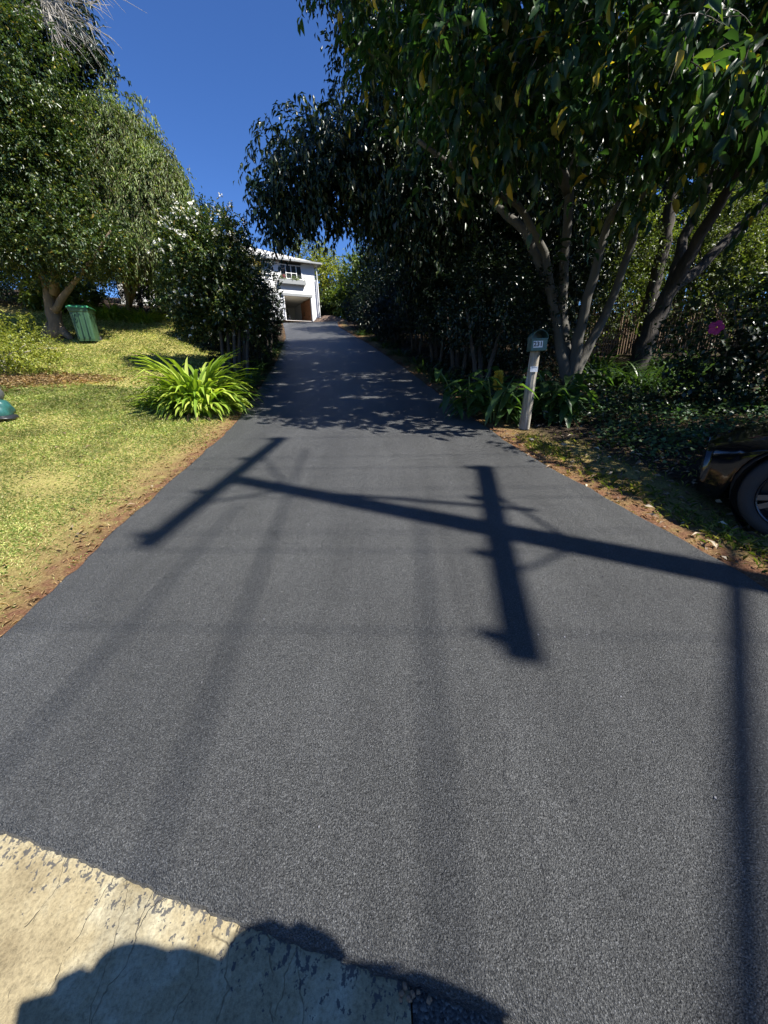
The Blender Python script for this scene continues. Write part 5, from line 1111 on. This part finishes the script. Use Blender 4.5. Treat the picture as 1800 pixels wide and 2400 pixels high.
# verge grass on the right
def vden(x, y):
    d = x-xr(y); nz = .5+.5*np.sin(x*5+y*3)*np.sin(y*4.1-x)
    return (d > .08) & (rg.random(len(x)) < np.clip(np.exp(-((d-.36)/.15)**2)*nz*.9+.06*(d > .3), 0, 1)) & (y > ybase(x)+.1)
a_, b_ = scatter(50000, 1.7, 5.5, .3, 5.2, vden, rg); P = np.stack([a_, b_, H(a_, b_)], -1); a = rg.random(len(a_))*6.28
D = np.stack([np.cos(a), np.sin(a), rg.uniform(.3, 1.8, len(a_))], -1)
o = leaves('verge_grass', P, D, np.tile([0, 0, 1.], (len(P), 1))+rg.normal(size=P.shape)*.2, rg.uniform(.03, .085, len(P)), .006, L_GRASS2, tpl=T_SM); tag(o, 'patchy grass along the right verge', 'grass', kind='stuff')
# ground cover leaves
def gden(x, y):
    d = x-xr(y); return (d > .9) & (rg.random(len(x)) < np.clip((y-3.75+.25*np.sin(x*3))/.5, 0, 1)) & ~((x < 2.9+.2*np.sin(y*5)) & (y < 5.6))
a_, b_ = scatter(10000, 2.4, 8, 3.6, 7.6, gden, rg); P = np.stack([a_, b_, H(a_, b_)+rg.random(len(a_))*.16+.02], -1)
o = leaves('ground_cover', P, rg.normal(size=P.shape)*[1, 1, .25], rg.normal(size=P.shape)*.35+[0, -.1, 1], rg.uniform(.035, .07, len(P)), .055, L_COVER, tpl=T_MID); tag(o, 'low round-leaved green ground cover behind the parked car', 'ground cover', kind='stuff')
a_, b_ = scatter(9000, 1.2, 5, 5.6, 12, lambda x, y: (x-xr(y) > .25) & (rg.random(len(x)) < .8), rg); P = np.stack([a_, b_, H(a_, b_)+rg.random(len(a_))*.2+.02], -1)
o = leaves('low_undergrowth', P, rg.normal(size=P.shape)*[1, 1, .5], rg.normal(size=P.shape)*.5+[0, 0, 1], rg.uniform(.05, .1, len(P)), .04, L_HEDGE, tpl=T_MID); tag(o, 'low dark undergrowth below the hedge on the right', 'ground cover', kind='stuff')
# leaf litter
def lden(x, y):
    d = x-xr(y); return (d > .02) & (rg.random(len(x)) < np.where(d < .5, .35, .9)*np.exp(-((y-5.5)/6)**2))
a_, b_ = scatter(19000, -.5, 7, 1, 16, lden, rg); P = np.stack([a_, b_, H(a_, b_)+.006+rg.random(len(a_))*.03], -1)
o = leaves('leaf_litter', P, rg.normal(size=P.shape)*[1, 1, .2], rg.normal(size=P.shape)*.35+[0, 0, 1], rg.uniform(.03, .11, len(P)), rg.uniform(.012, .04, len(P)), L_LITTER, tpl=T_MID); tag(o, 'dry brown leaf litter on the shaded ground right of the driveway', 'leaf litter', kind='stuff')
a_, b_ = scatter(420, -9, -2, 1, 12, lambda x, y: xl(y)-x > .0, rg); P = np.stack([a_, b_, H(a_, b_)+.03], -1)
o = leaves('lawn_litter', P, rg.normal(size=P.shape)*[1, 1, .1], rg.normal(size=P.shape)*.3+[0, 0, 1], rg.uniform(.03, .09, len(P)), rg.uniform(.012, .03, len(P)), L_LITTER, tpl=T_MID); tag(o, 'scattered fallen leaves on the lawn', 'leaf litter', kind='stuff')
# dry mulch straw at the foot of the lime bush and along edges
a_, b_ = scatter(26000, -8.8, -5.2, 7.2, 9.6, lambda x, y: rg.random(len(x)) < np.exp(-((x+7.4)/.8)**2-((y-8.5-.45*(x+7.4))/.55)**2), rg); P = np.stack([a_, b_, H(a_, b_)+.01+rg.random(len(a_))*.03], -1)
o = leaves('dry_clippings', P, rg.normal(size=P.shape)*[1, 1, .25], rg.normal(size=P.shape)*.3+[0, 0, 1], rg.uniform(.05, .14, len(P)), .007, leafmat('straw', [(0, (.2, .11, .05)), (.5, (.42, .28, .13)), (1, (.62, .48, .26))], .8, .15, 1), tpl=T_SM); tag(o, 'dry brown clippings on the lawn below the lime bush', 'clippings', kind='stuff')
a_, b_ = scatter(26000, -2.9, 3.2, .8, 6.2, lambda x, y: (((xl(y)-x) > 0) & (rg.random(len(x)) < np.exp(-(xl(y)-x)/.2)*.6)) | (((x-xr(y)) > 0) & (rg.random(len(x)) < np.exp(-(x-xr(y))/.25)*.6)), rg); P = np.stack([a_, b_, H(a_, b_)+.004+rg.random(len(a_))*.012], -1)
o = leaves('edge_straw', P, rg.normal(size=P.shape)*[1, 1, .15], rg.normal(size=P.shape)*.3+[0, 0, 1], rg.uniform(.02, .07, len(P)), .004, bpy.data.materials['straw'], tpl=T_SM); tag(o, 'dry straw along the driveway edges', 'straw', kind='stuff')
# loose stones on the asphalt
mb = MB()
rs = np.random.default_rng(9)
for i in range(90):
    yy = rs.uniform(.7, 4.5); xx = rs.uniform(-2, 2); s_ = rs.uniform(.003, .006)
    mb.box((xx, yy, Hs(xx, yy)+.016+s_*.3), (s_*1.5, s_, s_), rz=rs.uniform(0, 3))
o = mb.build('loose_grit', plain('grit', (.16, .16, .17), .6, var=.8, scale=2)); tag(o, 'loose specks of grit lying on the fresh asphalt', 'grit', kind='stuff')
